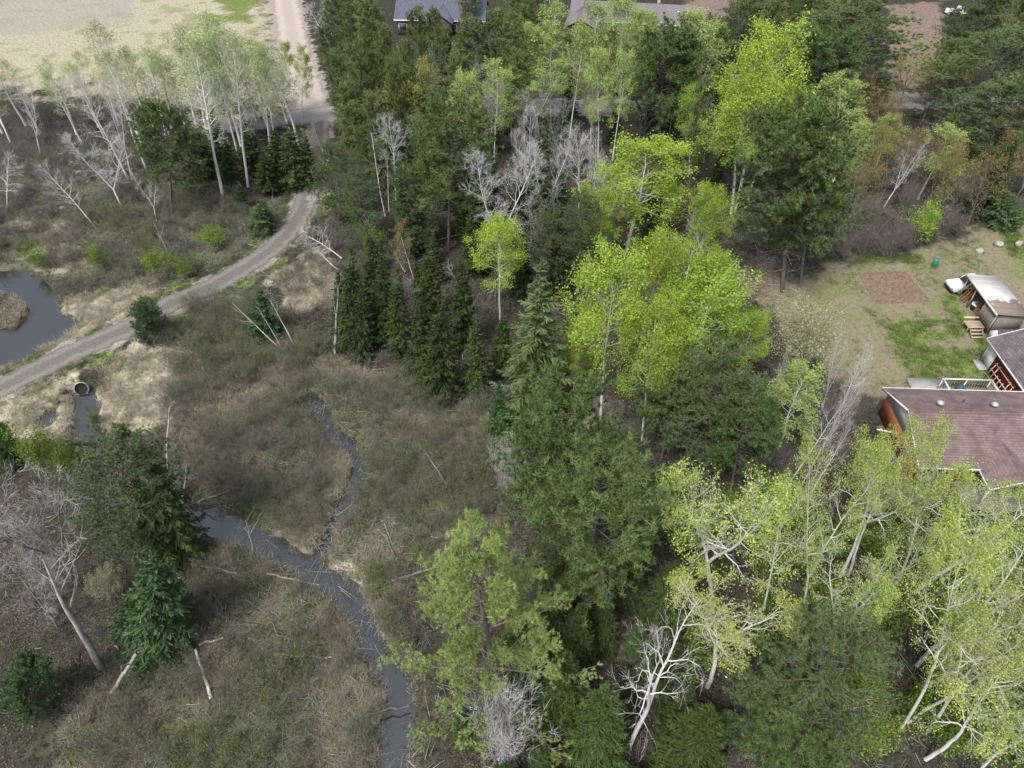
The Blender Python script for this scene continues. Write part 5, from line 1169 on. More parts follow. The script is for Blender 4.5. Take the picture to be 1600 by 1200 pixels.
def shed():
    S = empty('lean_to_shed', (50.2, 58.4, 0)); tag(S, 'open lean-to wood shed with patchy pale tin roof right of the parked truck', 'shed')
    part('roof', Geo().slab([(-1.75, -3.4, 2.75), (1.75, -3.4, 2.45), (1.75, 3.4, 2.45), (-1.75, 3.4, 2.75)], (0, 0, 0.05)), M['tin_roof'], S)
    for i in range(8): part('roof_rib', Geo().slab([(-1.75, -3.2 + i * 0.91, 2.80), (1.75, -3.2 + i * 0.91, 2.50), (1.75, -3.14 + i * 0.91, 2.50), (-1.75, -3.14 + i * 0.91, 2.80)], (0, 0, 0.03)), M['tin_roof'], S)
    part('fascia', Geo().box((-1.78, 0, 2.70), (0.05, 6.8, 0.2)), M['white_paint'], S)
    part('back_wall', Geo().box((1.5, 0, 1.2), (0.06, 6.5, 2.4)), M['old_wood'], S); part('side_wall', Geo().box((0.1, -3.1, 1.2), (2.8, 0.06, 2.4)), M['old_wood'], S)
    for y in (-3.1, -0.9, 1.2, 3.1): part('post', Geo().box((-1.5, y, 1.32), (0.13, 0.13, 2.7)), M['tan_wood'], S)
    for i in range(11): part('slat', Geo().box((-1.58, -3.0 + i * 0.19, 1.2 + 0.03 * (i % 3)), (0.03, 0.16, 2.3)), M['old_wood'], S)
    for k, (x, y) in enumerate(((-0.9, 0.2), (-0.9, 1.15))):
        W = empty('firewood_pile', (50.2 + x, 58.1 + y - 0.3, 0)); tag(W, ['split firewood stack at the front of the open shed', 'second firewood stack in the open shed nearer the ladders'][k], 'firewood', 'firewood stacks in the shed')
        rng = random.Random(k)
        for i in range(5):
            for j in range(6):
                part('firewood_log', Geo().tube((-0.3, -0.3 + i * 0.15 + rng.gauss(0, .01), 0.08 + j * 0.15), (0.25 + rng.gauss(0, .05), -0.3 + i * 0.15, 0.08 + j * 0.15), 0.072, k=6), M['firewood'], W)
    for k in (0, 1):
        Ld = empty('ladder', (48.55, 60.5 + 0.35 * k, 0)); Ld.rotation_euler = (0, math.radians(20), 0); tag(Ld, ['orange ladder leaning inside the front of the shed', 'second orange ladder leaning at the truck end of the shed'][k], 'ladder', 'orange ladders in the shed')
        for y in (-0.2, 0.2): part('rail', Geo().box((0, y, 1.2), (0.05, 0.05, 2.4)), M['orange_paint'], Ld)
        for i in range(7): part('rung', Geo().box((0, 0, 0.25 + i * 0.32), (0.03, 0.38, 0.03)), M['orange_paint'], Ld)
    C = empty('storage_tub', (49.3, 59.2, 0)); tag(C, 'blue-black tub stored inside the open shed', 'tub'); part('tub', Geo().lathe([(0.0, 0.0), (0.4, 0.0), (0.48, 0.7), (0.5, 0.72)], k=14), M['tarp_blue'], C); part('lid', Geo().lathe([(0.52, 0.72), (0.5, 0.78), (0, 0.82)], k=14), M['white_paint'], C)
shed()

def truck(name, loc, rz, label, paint):
    """pickup: nose toward +x"""
    V = empty(name, loc, rz); tag(V, label, 'truck')
    def hull(prof, half, inset=0.0):
        g = Geo(); n = len(prof); A = [(x, -half + (inset if z > 1.0 else 0), z) for x, z in prof]; B = [(x, half - (inset if z > 1.0 else 0), z) for x, z in prof]
        g.add(A + B, [[i, (i + 1) % n, (i + 1) % n + n, i + n] for i in range(n)]); g.face(A[::-1]); g.face(B); return g
    body = part('body', hull([(-2.6, 0.45), (2.45, 0.45), (2.6, 0.6), (2.58, 0.85), (2.45, 0.98), (1.05, 1.06), (0.9, 1.08), (-0.85, 1.08), (-0.9, 1.05), (-2.6, 1.05)], 0.93), paint, V)
    part('cab', hull([(-0.85, 1.06), (1.05, 1.06), (0.45, 1.66), (0.3, 1.72), (-0.65, 1.72), (-0.78, 1.66)], 0.88, 0.0), paint, V)
    part('windshield', Geo().slab([(1.0, -0.74, 1.13), (1.0, 0.74, 1.13), (0.50, 0.70, 1.63), (0.50, -0.70, 1.63)], (0.03, 0, 0.03)), M['car_glass'], V)
    for s in (-1, 1):
        part('side_window', Geo().slab([(0.85, s * 0.885, 1.13), (-0.7, s * 0.885, 1.13), (-0.65, s * 0.885, 1.6), (0.42, s * 0.885, 1.6)], (0, s * 0.015, 0)), M['car_glass'], V)
        part('headlight', Geo().box((2.58, s * 0.72, 0.78), (0.06, 0.3, 0.14)), M['steel'], V)
        part('mirror', Geo().box((0.85, s * 1.02, 1.15), (0.1, 0.16, 0.14)), M['dark_metal'], V)
        for x in (-1.6, 1.65):
            w_ = part('wheel', Geo().tube((x, s * 0.72, 0.36), (x, s * 0.95, 0.36), 0.36, k=16), M['rubber_and_shade'], V); part('rim', Geo().tube((x, s * 0.93, 0.36), (x, s * 0.965, 0.36), 0.2, k=12), M['steel'], w_)
    part('bed', Geo().box((-1.75, 0, 1.052), (1.55, 1.6, 0.012)), M['dark_metal'], V); part('bumper', Geo().box((2.62, 0, 0.52), (0.1, 1.8, 0.16)), M['dark_metal'], V)
    V.scale = (0.9, 0.9, 0.9); part('side_skirt', Geo().box((0.1, -0.935, 0.62), (2.6, 0.02, 0.3)).box((0.1, 0.935, 0.62), (2.6, 0.02, 0.3)), M['dark_metal'], V)
    return V
truck('pickup_truck', (50.1, 62.7, 0.05), math.radians(186), 'white pickup truck parked with its nose out beside the lean-to shed', M['car_white'])
truck('parked_pickup', tuple(at(1495, 24)), math.radians(150), 'pale vehicle parked among far trees in the upper right corner', M['car_white'])

def steps():
    S = empty('wooden_steps', (47.5, 55.4, 0)); tag(S, 'small wooden platform with three treads on the lawn by the shed', 'steps')
    for i in range(5): part('platform_board', Geo().box((0, 0.1 + i * 0.24, 0.7), (1.7, 0.22, 0.05)), M['tan_wood'], S)
    for i in range(3): part('tread', Geo().box((0, -0.15 - i * 0.3, 0.52 - i * 0.2), (1.2, 0.26, 0.05)), M['tan_wood'], S)
    for x in (-0.62, 0.62): part('stringer', Geo().slab([(x, 0.05, 0.66), (x, -0.95, 0.03), (x, -0.6, 0.0), (x, 0.05, 0.4)], (0.05, 0, 0)), M['tan_wood'], S)
    for x in (-0.78, 0.78):
        for y in (0.1, 1.1): part('leg', Geo().box((x, y, 0.34), (0.09, 0.09, 0.68)), M['tan_wood'], S)
    part('back_rail', Geo().box((0, 1.42, 0.95), (1.5, 0.3, 0.05)), M['new_wood'], S)
steps()
def kennel():
    K = empty('dog_house', (49.2, 54.0, 0)); tag(K, 'little white-fronted gabled hutch between the shed and the red garage', 'dog house')
    part('body', Geo().slab([(-0.75, -0.7, 0), (-0.75, 0.7, 0), (-0.75, 0.7, 0.95), (-0.75, 0, 1.6), (-0.75, -0.7, 0.95)], (1.9, 0, 0)), M['white_paint'], K)
    part('roof', Geo().slab([(-0.7, -0.9, 0.84), (1.3, -0.9, 0.84), (1.3, 0, 1.68), (-0.7, 0, 1.68)], (0, 0, 0.06)), M['shingle_garage'], K); part('roof', Geo().slab([(-0.7, 0, 1.68), (1.3, 0, 1.68), (1.3, 0.9, 0.84), (-0.7, 0.9, 0.84)], (0, 0, 0.06)), M['shingle_garage'], K)
    part('doorway', Geo().slab([(-0.76, -0.25, 0), (-0.76, 0.25, 0), (-0.76, 0.25, 0.55), (-0.76, 0, 0.75), (-0.76, -0.25, 0.55)], (-0.02, 0, 0)), M['dark_metal'], K)
kennel()
b = empty('green_barrel', tuple(at(1459, 416))); tag(b, 'green plastic barrel at the top edge of the yard', 'barrel')
part('drum', Geo().lathe([(0, 0), (0.27, 0), (0.31, 0.15), (0.33, 0.45), (0.31, 0.78), (0.27, 0.9)], k=16), M['green_plastic'], b, True); part('lid', Geo().lathe([(0.285, 0.9), (0.28, 0.96), (0.0, 0.99)], k=16), M['green_plastic'], b); part('hoop', Geo().lathe([(0.33, 0.42), (0.35, 0.45), (0.33, 0.48)], k=16), M['dark_metal'], b)

def plot():
    P = np.array(PLOT); nx, ny = 70, 64; V = []
    rng = np.random.default_rng(3)
    for j in range(ny):
        for i in range(nx):
            u, v = i / (nx - 1), j / (ny - 1)
            a = P[0] * (1 - u) + P[1] * u; b = P[3] * (1 - u) + P[2] * u; q = a * (1 - v) + b * v
            e = min(u, 1 - u, v, 1 - v); V.append((q[0], q[1], 0.05 + (0.13 * math.cos(v * 2 * math.pi * 13) * (0.7 + 0.3 * math.sin(u * 9 + j)) + rng.normal(0, 0.022)) * min(1, e * 14) + 0.03 * min(1, e * 14) - (0.06 if e < 0.01 else 0)))
    g = Geo(); i = (np.arange(ny - 1)[:, None] * nx + np.arange(nx - 1)[None]).ravel(); g.add(V, np.stack([i + nx, i + nx + 1, i + 1, i], -1))
    tag(link('garden_plot', g.mesh('garden_plot', [M['soil']], True)), kind='structure')
plot()

# ---------------- the culvert under the track
def culvert():
    c = at(126, 606, 0.15); a = Vector((-0.28, 1.0, 0.0)).normalized()
    C = empty('culvert', (c.x, c.y, 0.0)); C.rotation_euler = (Matrix.Rotation(math.atan2(a.y, a.x), 3, 'Z') @ Matrix.Rotation(math.radians(34), 3, 'Y')).to_euler(); tag(C, 'round corrugated steel culvert pipe opening under the gravel track', 'culvert')
    prof = []; n = 18
    for i in range(n + 1): prof.append((0.62 + 0.03 * (1 if i % 2 else 0), i * 0.13))
    g = Geo(); k = 28
    V = [(x, r * math.cos(2 * math.pi * j / k), r * math.sin(2 * math.pi * j / k)) for r, x in prof for j in range(k)]
    g.add(V, [(i * k + j, i * k + (j + 1) % k, (i + 1) * k + (j + 1) % k, (i + 1) * k + j) for i in range(n) for j in range(k)])
    part('pipe', g, M['steel'], C, True)
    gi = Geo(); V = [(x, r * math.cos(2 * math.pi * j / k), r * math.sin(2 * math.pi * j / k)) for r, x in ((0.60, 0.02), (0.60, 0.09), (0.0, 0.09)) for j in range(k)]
    gi.add(V, [(i * k + j, (i + 1) * k + j, (i + 1) * k + (j + 1) % k, i * k + (j + 1) % k) for i in range(2) for j in range(k)]); part('shade_plug', gi, M['rubber_and_shade'], C, True)  # black cap just inside the mouth, painting the darkness inside the pipe
    gr = Geo(); V = [(x, r * math.cos(2 * math.pi * j / k), r * math.sin(2 * math.pi * j / k)) for r, x in ((0.60, -0.02), (0.635, -0.02), (0.635, 0.08), (0.60, 0.08)) for j in range(k)]
    gr.add(V, [((i % 4) * k + j, (i % 4) * k + (j + 1) % k, ((i + 1) % 4) * k + (j + 1) % k, ((i + 1) % 4) * k + j) for i in range(4) for j in range(k)]); part('rim', gr, M['steel'], C, True)
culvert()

# ---------------- far houses
def far_house(name, label, loc, rz, W, D, eave, rise, roofm, wallm, wing=None, wins=4):
    H = empty(name, loc, rz); tag(H, label, 'house')
    part('wall', Geo().box((0, 0, eave / 2), (W - 0.9, D - 0.9, eave)), wallm, H)
    part('roof', roof_slope(-W / 2, W / 2, -D / 2, eave, 0, eave + rise, 12, 0.03), roofm, H); part('roof', roof_slope(-W / 2, W / 2, D / 2, eave, 0, eave + rise, 12, 0.03), roofm, H)
    part('gable', Geo().slab([(-W / 2 + 0.44, -D / 2 + 0.5, eave - 0.1), (-W / 2 + 0.44, D / 2 - 0.5, eave - 0.1), (-W / 2 + 0.44, 0, eave + rise - 0.15)], (W - 0.88, 0, 0)), wallm, H)
    part('fascia', Geo().box((0, -D / 2 - 0.03, eave - 0.08), (W, 0.05, 0.2)), M['white_paint'], H)
    for i in range(wins):
        x = -W / 2 + 1.5 + i * (W - 3) / max(1, wins - 1); wn = part('window', Geo().box((x, -D / 2 + 0.43, eave * 0.55), (1.5, 0.08, 1.2)), M['white_paint'], H); part('pane', Geo().box((x, -D / 2 + 0.38, eave * 0.55), (1.3, 0.05, 1.0)), M['pane'], wn)
    ch = part('chimney', Geo().box((W * 0.2, 0.6, eave + rise + 0.1), (0.6, 0.6, 1.2)), M['stone'], H); part('cap', Geo().box((W * 0.2, 0.6, eave + rise + 0.75), (0.75, 0.75, 0.1)), M['concrete'], ch)
    part('roof_vent', Geo().lathe([(0.14, -0.1), (0.14, 0.3), (0.22, 0.32), (0.2, 0.45), (0, 0.5)], (W * 0.36, -D * 0.22, eave + rise * 0.56), 10), M['white_paint'], H)
    if wing:
        x, w2, d2 = wing
        for s in (-1, 1):
            g = Geo(); P = [(x + s * w2, -D / 2 - d2, eave), (x, -D / 2 - d2, eave + rise * 0.75), (x, -0.5, eave + rise * 0.75), (x + s * w2, -0.5, eave)]
            g.slab(P if s < 0 else P[::-1], (0, 0, 0.05)); part('wing_roof', g, roofm, H)
        part('wing_wall', Geo().slab([(x - w2 + 0.3, -D / 2 - d2 + 0.4, 0), (x + w2 - 0.3, -D / 2 - d2 + 0.4, 0), (x + w2 - 0.3, -D / 2 - d2 + 0.4, eave - 0.1), (x, -D / 2 - d2 + 0.4, eave + rise * 0.7 - 0.1), (x - w2 + 0.3, -D / 2 - d2 + 0.4, eave - 0.1)], (0, d2, 0)), wallm, H)
        part('window', Geo().box((x, -D / 2 - d2 + 0.36, 1.4), (1.4, 0.06, 1.1)), M['pane'], H)
p = at(990, 22, 3.5); far_house('far_house', 'house with purple-grey roof at the top behind pale aspens', (p.x, p.y + 1.5, 0), math.radians(-9), 23, 9, 2.9, 2.1, M['shingle_purple'], M['brown_siding'], (-9.0, 2.9, 4.5), 5)
p = at(690, 18, 3.5); far_house('blue_roofed_house', 'house with blue-grey roof at the top behind the olive pines', (p.x, p.y + 1.5, 0), math.radians(-3), 17, 9, 2.9, 2.3, M['shingle_blue'], M['brown_siding'], (0.4, 2.3, 2.2), 4)

def mower(loc, rz, label):
    V = empty('lawn_tractor', loc, rz); tag(V, label, 'tractor', 'yellow machines by the road')
    part('hood', Geo().box((0.5, 0, 0.72), (0.8, 0.75, 0.5)).box((0.92, 0, 0.66), (0.08, 0.65, 0.36)), M['yellow_paint'], V); part('fender', Geo().box((-0.4, 0, 0.66), (0.85, 1.05, 0.16)), M['yellow_paint'], V)
    part('seat', Geo().box((-0.35, 0, 0.83), (0.5, 0.5, 0.12)).box((-0.6, 0, 1.05), (0.12, 0.48, 0.4)), M['rubber_and_shade'], V); part('deck', Geo().box((0.05, 0, 0.26), (1.1, 1.15, 0.2)), M['dark_metal'], V)
    part('steering_wheel', Geo().tube((0.12, 0, 1.02), (0.10, 0, 1.06), 0.2, k=12), M['rubber_and_shade'], V); part('roof_canopy', Geo().box((-0.2, 0, 1.75), (1.3, 1.2, 0.1)), M['yellow_paint'], V)
    for x in (-0.75, 0.4):
        for y in (-0.5, 0.5): part('canopy_post', Geo().box((x, y, 1.2), (0.05, 0.05, 1.1)), M['dark_metal'], V)
    for x, r in ((0.62, 0.24), (-0.5, 0.36)):
        for s in (-1, 1): w_ = part('wheel', Geo().tube((x, s * 0.45, r), (x, s * 0.68, r), r, k=14), M['rubber_and_shade'], V); part('rim', Geo().tube((x, s * 0.66, r), (x, s * 0.695, r), r * 0.5, k=10), M['yellow_paint'], w_)
    V.scale = (0.9, 0.9, 0.8)
mower(tuple(at(416, 184, 0.05)), 0.3, 'small yellow machine by the road behind the birches, left of two'); mower(tuple(at(438, 178, 0.05)), 3.3, 'small yellow machine by the road behind the birches, right of two')
def utility_trailer():
    p = at(1592, 1118); V = empty('white_trailer', (p.x, p.y, 0), 0.5); tag(V, 'white box trailer half hidden under branches in the bottom right corner', 'trailer')
    part('box', Geo().box((0, 0, 1.1), (2.4, 1.5, 1.3)), M['white_paint'], V); part('roof', Geo().box((0, 0, 1.78), (2.5, 1.6, 0.06)), M['white_paint'], V); part('hitch', Geo().box((1.6, 0, 0.45), (0.9, 0.08, 0.08)), M['dark_metal'], V)
    for s in (-1, 1): part('wheel', Geo().tube((0, s * 0.7, 0.33), (0, s * 0.9, 0.33), 0.33, k=14), M['rubber_and_shade'], V)
utility_trailer()

# ---------------- stones and fallen logs
def rock(seed, loc, s, label, grp=None):
    r = np.random.default_rng(seed); k, m_ = 10, 6; V = []
    for i in range(m_ + 1):
        for j in range(k):
            a, b = 2 * math.pi * j / k, math.pi * i / m_; q = 1 + 0.4 * (vnoise(np.array([j * 1.3]), np.array([i * 1.7]), seed)[0] - 0.5) * 2
            V.append((s[0] * q * math.cos(a) * math.sin(b), s[1] * q * math.sin(a) * math.sin(b), s[2] * q * math.cos(b)))
    g = Geo(); g.add(V, [(i * k + j, (i + 1) * k + j, (i + 1) * k + (j + 1) % k, i * k + (j + 1) % k) for i in range(m_) for j in range(k)])
    o = link('boulder', g.mesh('boulder', [M['stone']], False), loc=(loc[0], loc[1], zg(loc[0], loc[1]) + s[2] * 0.5)); tag(o, label, 'stone', grp)
rock(1, at(1590, 384), (0.5, 0.4, 0.45), 'pale whitish boulder at the right edge of the yard'); rock(2, at(1560, 384), (0.55, 0.5, 0.35), 'low grey boulder left of the whitish boulder in the yard')
rock(3, at(1530, 394), (0.5, 0.4, 0.3), 'flat pinkish-grey stone below the orange maple'); rock(4, at(99, 328), (0.5, 0.35, 0.35), 'pale stone in the brush above the pond')
def log(a, b, r0, r1, label, m='dead_wood', z=0.12, limbs=2, grp=None):
    A = at(*a); B = at(*b); A.z = max(zg(A.x, A.y), -0.35) + r0 + z; B.z = max(zg(B.x, B.y), -0.35) + r1 + z * 2
    e = empty('fallen_log', tuple(A)); tag(e, label, 'log', grp); rng = random.Random(int(a[0] * 7 + b[1]))
    S = Skel(int(a[0] + b[1])); d = B - A; n = 7; p = Vector((0, 0, 0)); ps = [p]
    for i in range(1, n + 1): ps.append(d * (i / n) + (Vector((rng.gauss(0, .05), rng.gauss(0, .05), rng.gauss(0, .03))) if i < n else Vector((0, 0, 0))))
    sg = [(ps[i], ps[i + 1], r0 + (r1 - r0) * i / n, r0 + (r1 - r0) * (i + 1) / n) for i in range(n)]
    g = Geo(); seg_geo(g, sg, 8, 0); part('trunk', g, M[m], e, True)
    g = Geo(); g.tube(ps[0] - d.normalized() * 0.01, ps[0] + d.normalized() * 0.01, r0 * 0.97, k=8); part('cut_end', g, M['tan_wood'], e)
    for k in range(limbs):
        q = ps[rng.randint(2, n - 1)]; S.limb(0, q, side_dir(rng, d.normalized(), 0.8), d.length * 0.18, r1 * 0.6, 3, 0.15, 0.05, 0.7)
    if limbs: g = Geo(); seg_geo(g, S.seg[0], 4, 0); part('broken_limb', g, M[m], e)
log((613, 909), (702, 885), 0.10, 0.07, 'pale fallen log left of the yellow-green pine above the stream', limbs=0)
log((300, 884), (372, 899), 0.11, 0.06, 'brown fallen log right of the lone lower left spruce')
log((345, 886), (390, 874), 0.06, 0.03, 'thin fallen pole above the brown fallen log', limbs=0)
log((418, 899), (500, 913), 0.09, 0.05, 'grey fallen log reaching the stream bank')
log((428, 1024), (520, 1029), 0.08, 0.05, 'grey fallen log in the alder thicket left of the stream')
log((332, 1094), (308, 1018), 0.12, 0.09, 'rotting white birch log with peeling bark in the lower left marsh', 'birch_bark', limbs=0)
log((313, 1010), (352, 1000), 0.10, 0.07, 'short white birch piece above the rotting birch log', 'birch_bark', limbs=0)
log((310, 786), (376, 764), 0.08, 0.04, 'grey fallen pole right of the dark pointed fir')
log((735, 748), (778, 716), 0.10, 0.06, 'fallen dead tree on the marsh edge left of the red pines', limbs=5)
log((272, 890), (286, 908), 0.14, 0.12, 'short fallen birch trunk right of the lone lower left spruce', 'birch_bark', limbs=0)
log((148, 1098), (142, 1132), 0.12, 0.09, 'reddish rotten log in the lower left clearing', 'pine_bark', limbs=0)
log((205, 1040), (182, 1012), 0.07, 0.05, 'leaning grey pole beside the thin dead stem', limbs=1)
log((480, 560), (540, 575), 0.07, 0.04, 'brown fallen pole at the edge of the marsh below the spruce clump', 'pine_bark')
log((575, 1118), (640, 1105), 0.08, 0.05, 'dark wet log lying across the stream at the bottom', 'pine_bark', z=0.25)

# ================================================================== UNCOUNTABLE COVER
def scatter(name, label, cat, protos, pts, rots, scl, idx):
    """one object whose points carry copies of a few small plants"""
    col = bpy.data.collections.new(name + '_patterns')
    for i, me in enumerate(protos): col.objects.link(bpy.data.objects.new('%s_pattern_%02d' % (name, i), me))
    me = bpy.data.meshes.new(name); n = len(pts); me.vertices.add(n); me.vertices.foreach_set('co', np.asarray(pts, np.float32).ravel())
    for nm, tp, dt, arr in (('rot', 'FLOAT_VECTOR', 'vector', rots), ('scl', 'FLOAT_VECTOR', 'vector', scl)):
        a = me.attributes.new(nm, tp, 'POINT'); a.data.foreach_set(dt, np.asarray(arr, np.float32).ravel())
    a = me.attributes.new('idx', 'INT', 'POINT'); a.data.foreach_set('value', np.asarray(idx, np.int32))
    o = tag(link(name, me), label, cat, None, 'stuff')
    ng = bpy.data.node_groups.new(name, 'GeometryNodeTree')
    ng.interface.new_socket('Geometry', in_out='INPUT', socket_type='NodeSocketGeometry'); ng.interface.new_socket('Geometry', in_out='OUTPUT', socket_type='NodeSocketGeometry')
    N = ng.nodes.new; L = ng.links.new
    gi = N('NodeGroupInput'); go = N('NodeGroupOutput'); ip = N('GeometryNodeInstanceOnPoints'); ci = N('GeometryNodeCollectionInfo')
    ci.inputs['Collection'].default_value = col; ci.inputs['Separate Children'].default_value = True; ci.inputs['Reset Children'].default_value = True
    def attr(nm, tp):
        x = N('GeometryNodeInputNamedAttribute'); x.data_type = tp; x.inputs['Name'].default_value = nm; return x.outputs['Attribute']
    e2r = N('FunctionNodeEulerToRotation'); L(attr('rot', 'FLOAT_VECTOR'), e2r.inputs[0])
    L(gi.outputs[0], ip.inputs['Points']); L(ci.outputs[0], ip.inputs['Instance']); ip.inputs['Pick Instance'].default_value = True
    L(attr('idx', 'INT'), ip.inputs['Instance Index']); L(e2r.outputs[0], ip.inputs['Rotation']); L(attr('scl', 'FLOAT_VECTOR'), ip.inputs['Scale'])
    L(ip.outputs[0], go.inputs[0])
    md = o.modifiers.new('cover', 'NODES'); md.node_group = ng
    return o
def join_shrub(pat, mats):
    tr, cr, H, R = pat; g = Geo()
    for q, off in ((tr, 0), (cr, 1)):
        for V, F, Mi, Tn in zip(q.V, q.F, q.M, q.T): pass
        if q.V:
            V = np.concatenate(q.V); Tt = np.concatenate(q.T)
            base = g.n; g.V.append(V); g.T.append(Tt); g.n += len(V)
            for F, Mi in zip(q.F, q.M): g.F.append(F + base); g.M.append(Mi + off)
    return g.mesh('pattern', [M[m] for m in mats])
def sample(polys, n, seed, thr=None, nscale=0.3, avoid_water=0.25, avoid_track=True, avoid_plot=True, avoid_dry=False):
    rng = np.random.default_rng(seed); A = np.concatenate([np.array(p) for p in polys])
    lo, hi = A.min(0), A.max(0); k = int(n * 1)
    X = rng.uniform(lo[0], hi[0], k); Y = rng.uniform(lo[1], hi[1], k)
    ok = np.zeros(k, bool)
    for p in polys: ok |= poly_sd(X, Y, p) < 0
    if thr is not None: ok &= fbm(X * nscale, Y * nscale, seed) > thr
    if avoid_water is not None:
        for p in (POND, STREAM1, STREAM2, POOL): 
            s = poly_sd(X, Y, p)
            if p is POND: s = np.where(poly_sd(X, Y, ISLE) < -0.3, 1, s)
            ok &= s > avoid_water
    if avoid_track:
        d, _ = line_sd(X, Y, TRACK); ok &= d > TRACK_W + 0.5
        d, _ = line_sd(X, Y, ROAD); ok &= d > 4.2
        d, _ = line_sd(X, Y, DRIVE); ok &= d > 3.8
    if avoid_dry:
        for p in DRY[:6]: ok &= poly_sd(X, Y, p) > -0.2
    if avoid_plot: ok &= poly_sd(X, Y, PLOT) > 0.3
    X, Y = X[ok], Y[ok]
    return np.stack([X, Y, height(X, Y) - 0.02], 1)
def go(name, label, cat, protos, pts, seed, s=(0.7, 1.2), tilt=0.12):
    rng = np.random.default_rng(seed); n = len(pts)
    rots = np.stack([rng.normal(0, tilt, n), rng.normal(0, tilt, n), rng.uniform(0, 6.283, n)], 1)
    q = rng.uniform(s[0], s[1], (n, 1)); scl = np.concatenate([q * rng.uniform(0.85, 1.2, (n, 1))] * 2 + [q], 1)
    return scatter(name, label, cat, protos, pts, rots, scl, rng.integers(0, len(protos), n))
M['alder_twig'] = mat('alder_twig', (0.19, 0.175, 0.15), (0.10, 0.094, 0.08), scale=2)
M['leaf_alder'] = leafmat('leaf_alder', (0.12, 0.15, 0.055), (0.25, 0.29, 0.12), 0.3, 0.35)
M['leaf_willow'] = leafmat('leaf_willow', (0.10, 0.14, 0.04), (0.24, 0.29, 0.09), 0.3, 0.3)
M['dry_blade'] = leafmat('dry_blade', (0.29, 0.25, 0.17), (0.54, 0.49, 0.38), 0.3, 0.15)
M['green_blade'] = leafmat('green_blade', (0.06, 0.12, 0.018), (0.16, 0.23, 0.05), 0.3, 0.2)
M['litter_leaf'] = leafmat('litter_leaf', (0.085, 0.068, 0.048), (0.23, 0.18, 0.125), 0.1, 0.2)
def grass_tuft(seed, n, h, wd, sp, m):
    r = np.random.default_rng(seed); P0 = np.concatenate([r.normal(0, sp, (n, 2)), np.zeros((n, 1))], 1)
    P1 = P0 + np.concatenate([r.normal(0, h * 0.5, (n, 2)), h * r.uniform(0.4, 1.0, (n, 1))], 1)
    g = Geo(); V, F = blades(P0, P1, np.full(n, wd), r, 0.1); g.add(V, F, 0, np.repeat(r.random(n), 4)); return g.mesh('pattern', [M[m]])
def leaf_patch(seed, n, R, s, m):
    r = np.random.default_rng(seed); C = np.concatenate([r.normal(0, R, (n, 2)), r.uniform(0.01, 0.07, (n, 1))], 1)
    g = Geo(); V, F = leaf_quads(C, s * r.uniform(0.6, 1.3, n), r, 0.9); g.add(V, F, 0, np.repeat(r.random(n), 4)); return g.mesh('pattern', [M[m]])
def stick_patch(seed, n):
    r = np.random.default_rng(seed); P0 = np.concatenate([r.normal(0, 1.0, (n, 2)), r.uniform(0.02, 0.35, (n, 1))], 1)
    d = np.concatenate([r.normal(0, 1, (n, 2)), r.normal(0, 0.15, (n, 1))], 1); P1 = P0 + nrm(d) * r.uniform(0.4, 1.8, (n, 1))
    g = Geo(); V, F = prisms(P0, P1, r.uniform(0.008, 0.025, n), np.full(n, 0.006), 3); g.add(V, F, 0); return g.mesh('pattern', [M['grey_twig']])
alders = [join_shrub(shrub(900 + i, 2.4, 1.4, 11, 8, 260, 0.04, tw=0.006, lspread=0.12, twig=5), ['alder_twig', 'alder_twig', 'leaf_alder']) for i in range(5)]
willows = [join_shrub(shrub(920 + i, 2.0, 1.2, 12, 6, 330, 0.05, tw=0.007, lspread=0.12), ['alder_twig', 'alder_twig', 'leaf_willow']) for i in range(3)]
brushes = [join_shrub(shrub(930 + i, 1.3, 1.0, 14, 6, 50, 0.04, tw=0.007, lspread=0.1), ['brown_twig', 'brown_twig', 'leaf_alder']) for i in range(4)]
for me in alders + willows + brushes: pass
go('alder_thicket', 'grey-brown leafless alder thicket covering the marsh beside the stream', 'thicket', alders, sample([MARSH], 2600, 1, 0.52, 0.24, 0.4, avoid_dry=True), 1, (0.35, 0.9))
go('willow_scrub', 'olive budding willow scrub in the marsh and along the track', 'scrub', willows, np.concatenate([sample([MARSH], 2200, 2, 0.53, 0.19, 0.4, avoid_dry=True), sample([BRUSH], 900, 3, 0.52, 0.2)]), 2, (0.4, 0.95))
FLOOR = wpoly([(-150, 250), (500, 200), (1650, 170), (1650, 330), (1330, 400), (1200, 480), (1300, 620), (1400, 740), (1650, 800), (1650, 1300), (-100, 1300), (-150, 700), (250, 700), (300, 470)])
go('forest_brush', 'low brown leafless brush on the forest floor and above the pond', 'brush', brushes, np.concatenate([sample([BRUSH], 2600, 4, 0.38, 0.25, avoid_dry=True), sample([FLOOR], 9000, 5, 0.46, 0.2)]), 3, (0.5, 1.2))
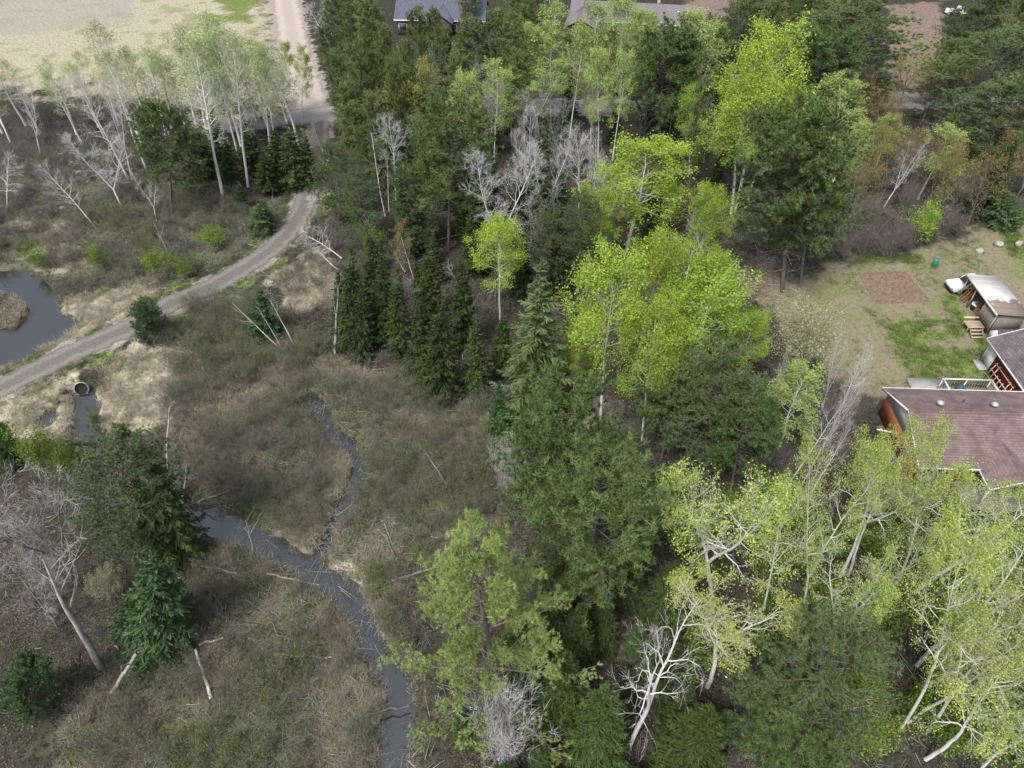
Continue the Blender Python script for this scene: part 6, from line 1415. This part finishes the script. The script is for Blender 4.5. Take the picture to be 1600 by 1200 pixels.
drytufts = [grass_tuft(940 + i, 46, 0.38, 0.012, 0.22, 'dry_blade') for i in range(4)]
go('dry_grass', 'matted tan dead grass on the banks by the pond and culvert', 'grass', drytufts, np.concatenate([sample(DRY, 16000, 6, 0.30, 0.4, 0.05), sample([MARSH], 20000, 7, 0.50, 0.26, 0.0)]), 4, (0.6, 1.4))
greentufts = [grass_tuft(950 + i, 40, 0.22, 0.012, 0.24, 'green_blade') for i in range(4)]
def verge(seed, n):
    r = np.random.default_rng(seed); P = np.array(TRACK); i = r.integers(0, len(P) - 1, n); t = r.random((n, 1))
    C = P[i, :2] * (1 - t) + P[i + 1, :2] * t; d = nrm(P[i + 1, :2] - P[i, :2]); nn = np.stack([-d[:, 1], d[:, 0]], 1)
    o = np.abs(r.normal(0, 0.8, n)) + TRACK_W * 0.97; o *= r.choice([-1, 1], n); C = C + nn * o[:, None]
    ok = fbm(C[:, 0] * 0.4, C[:, 1] * 0.4, 77) > 0.45
    for p in (POND, STREAM1): ok &= poly_sd(C[:, 0], C[:, 1], p) > 0.1
    C = C[ok]; return np.concatenate([C, height(C[:, 0], C[:, 1])[:, None] - 0.02], 1)
go('green_grass', 'fresh green grass along the track, in the marsh and over the lawn', 'grass', greentufts, np.concatenate([verge(8, 2600), sample([MARSH], 16000, 9, 0.46, 0.2, 0.05), sample(LAWN, 9000, 10, 0.46, 0.5, None), sample([YARD], 9000, 12, 0.58, 0.3, None), sample([BRUSH], 3000, 11, 0.55, 0.25)]), 5, (0.5, 1.1))
go('leaf_litter', 'brown fallen leaves on the forest floor', 'leaves', [leaf_patch(960 + i, 60, 0.6, 0.06, 'litter_leaf') for i in range(4)], sample([FLOOR], 9000, 13, 0.4, 0.3), 6, (0.8, 1.4), 0.02)
go('fallen_sticks', 'fallen grey sticks and slash in the marsh and woods', 'sticks', [stick_patch(970 + i, 9) for i in range(4)], np.concatenate([sample([MARSH], 900, 14, 0.4), sample([FLOOR], 1500, 15, 0.45)]), 7, (0.7, 1.3), 0.05)
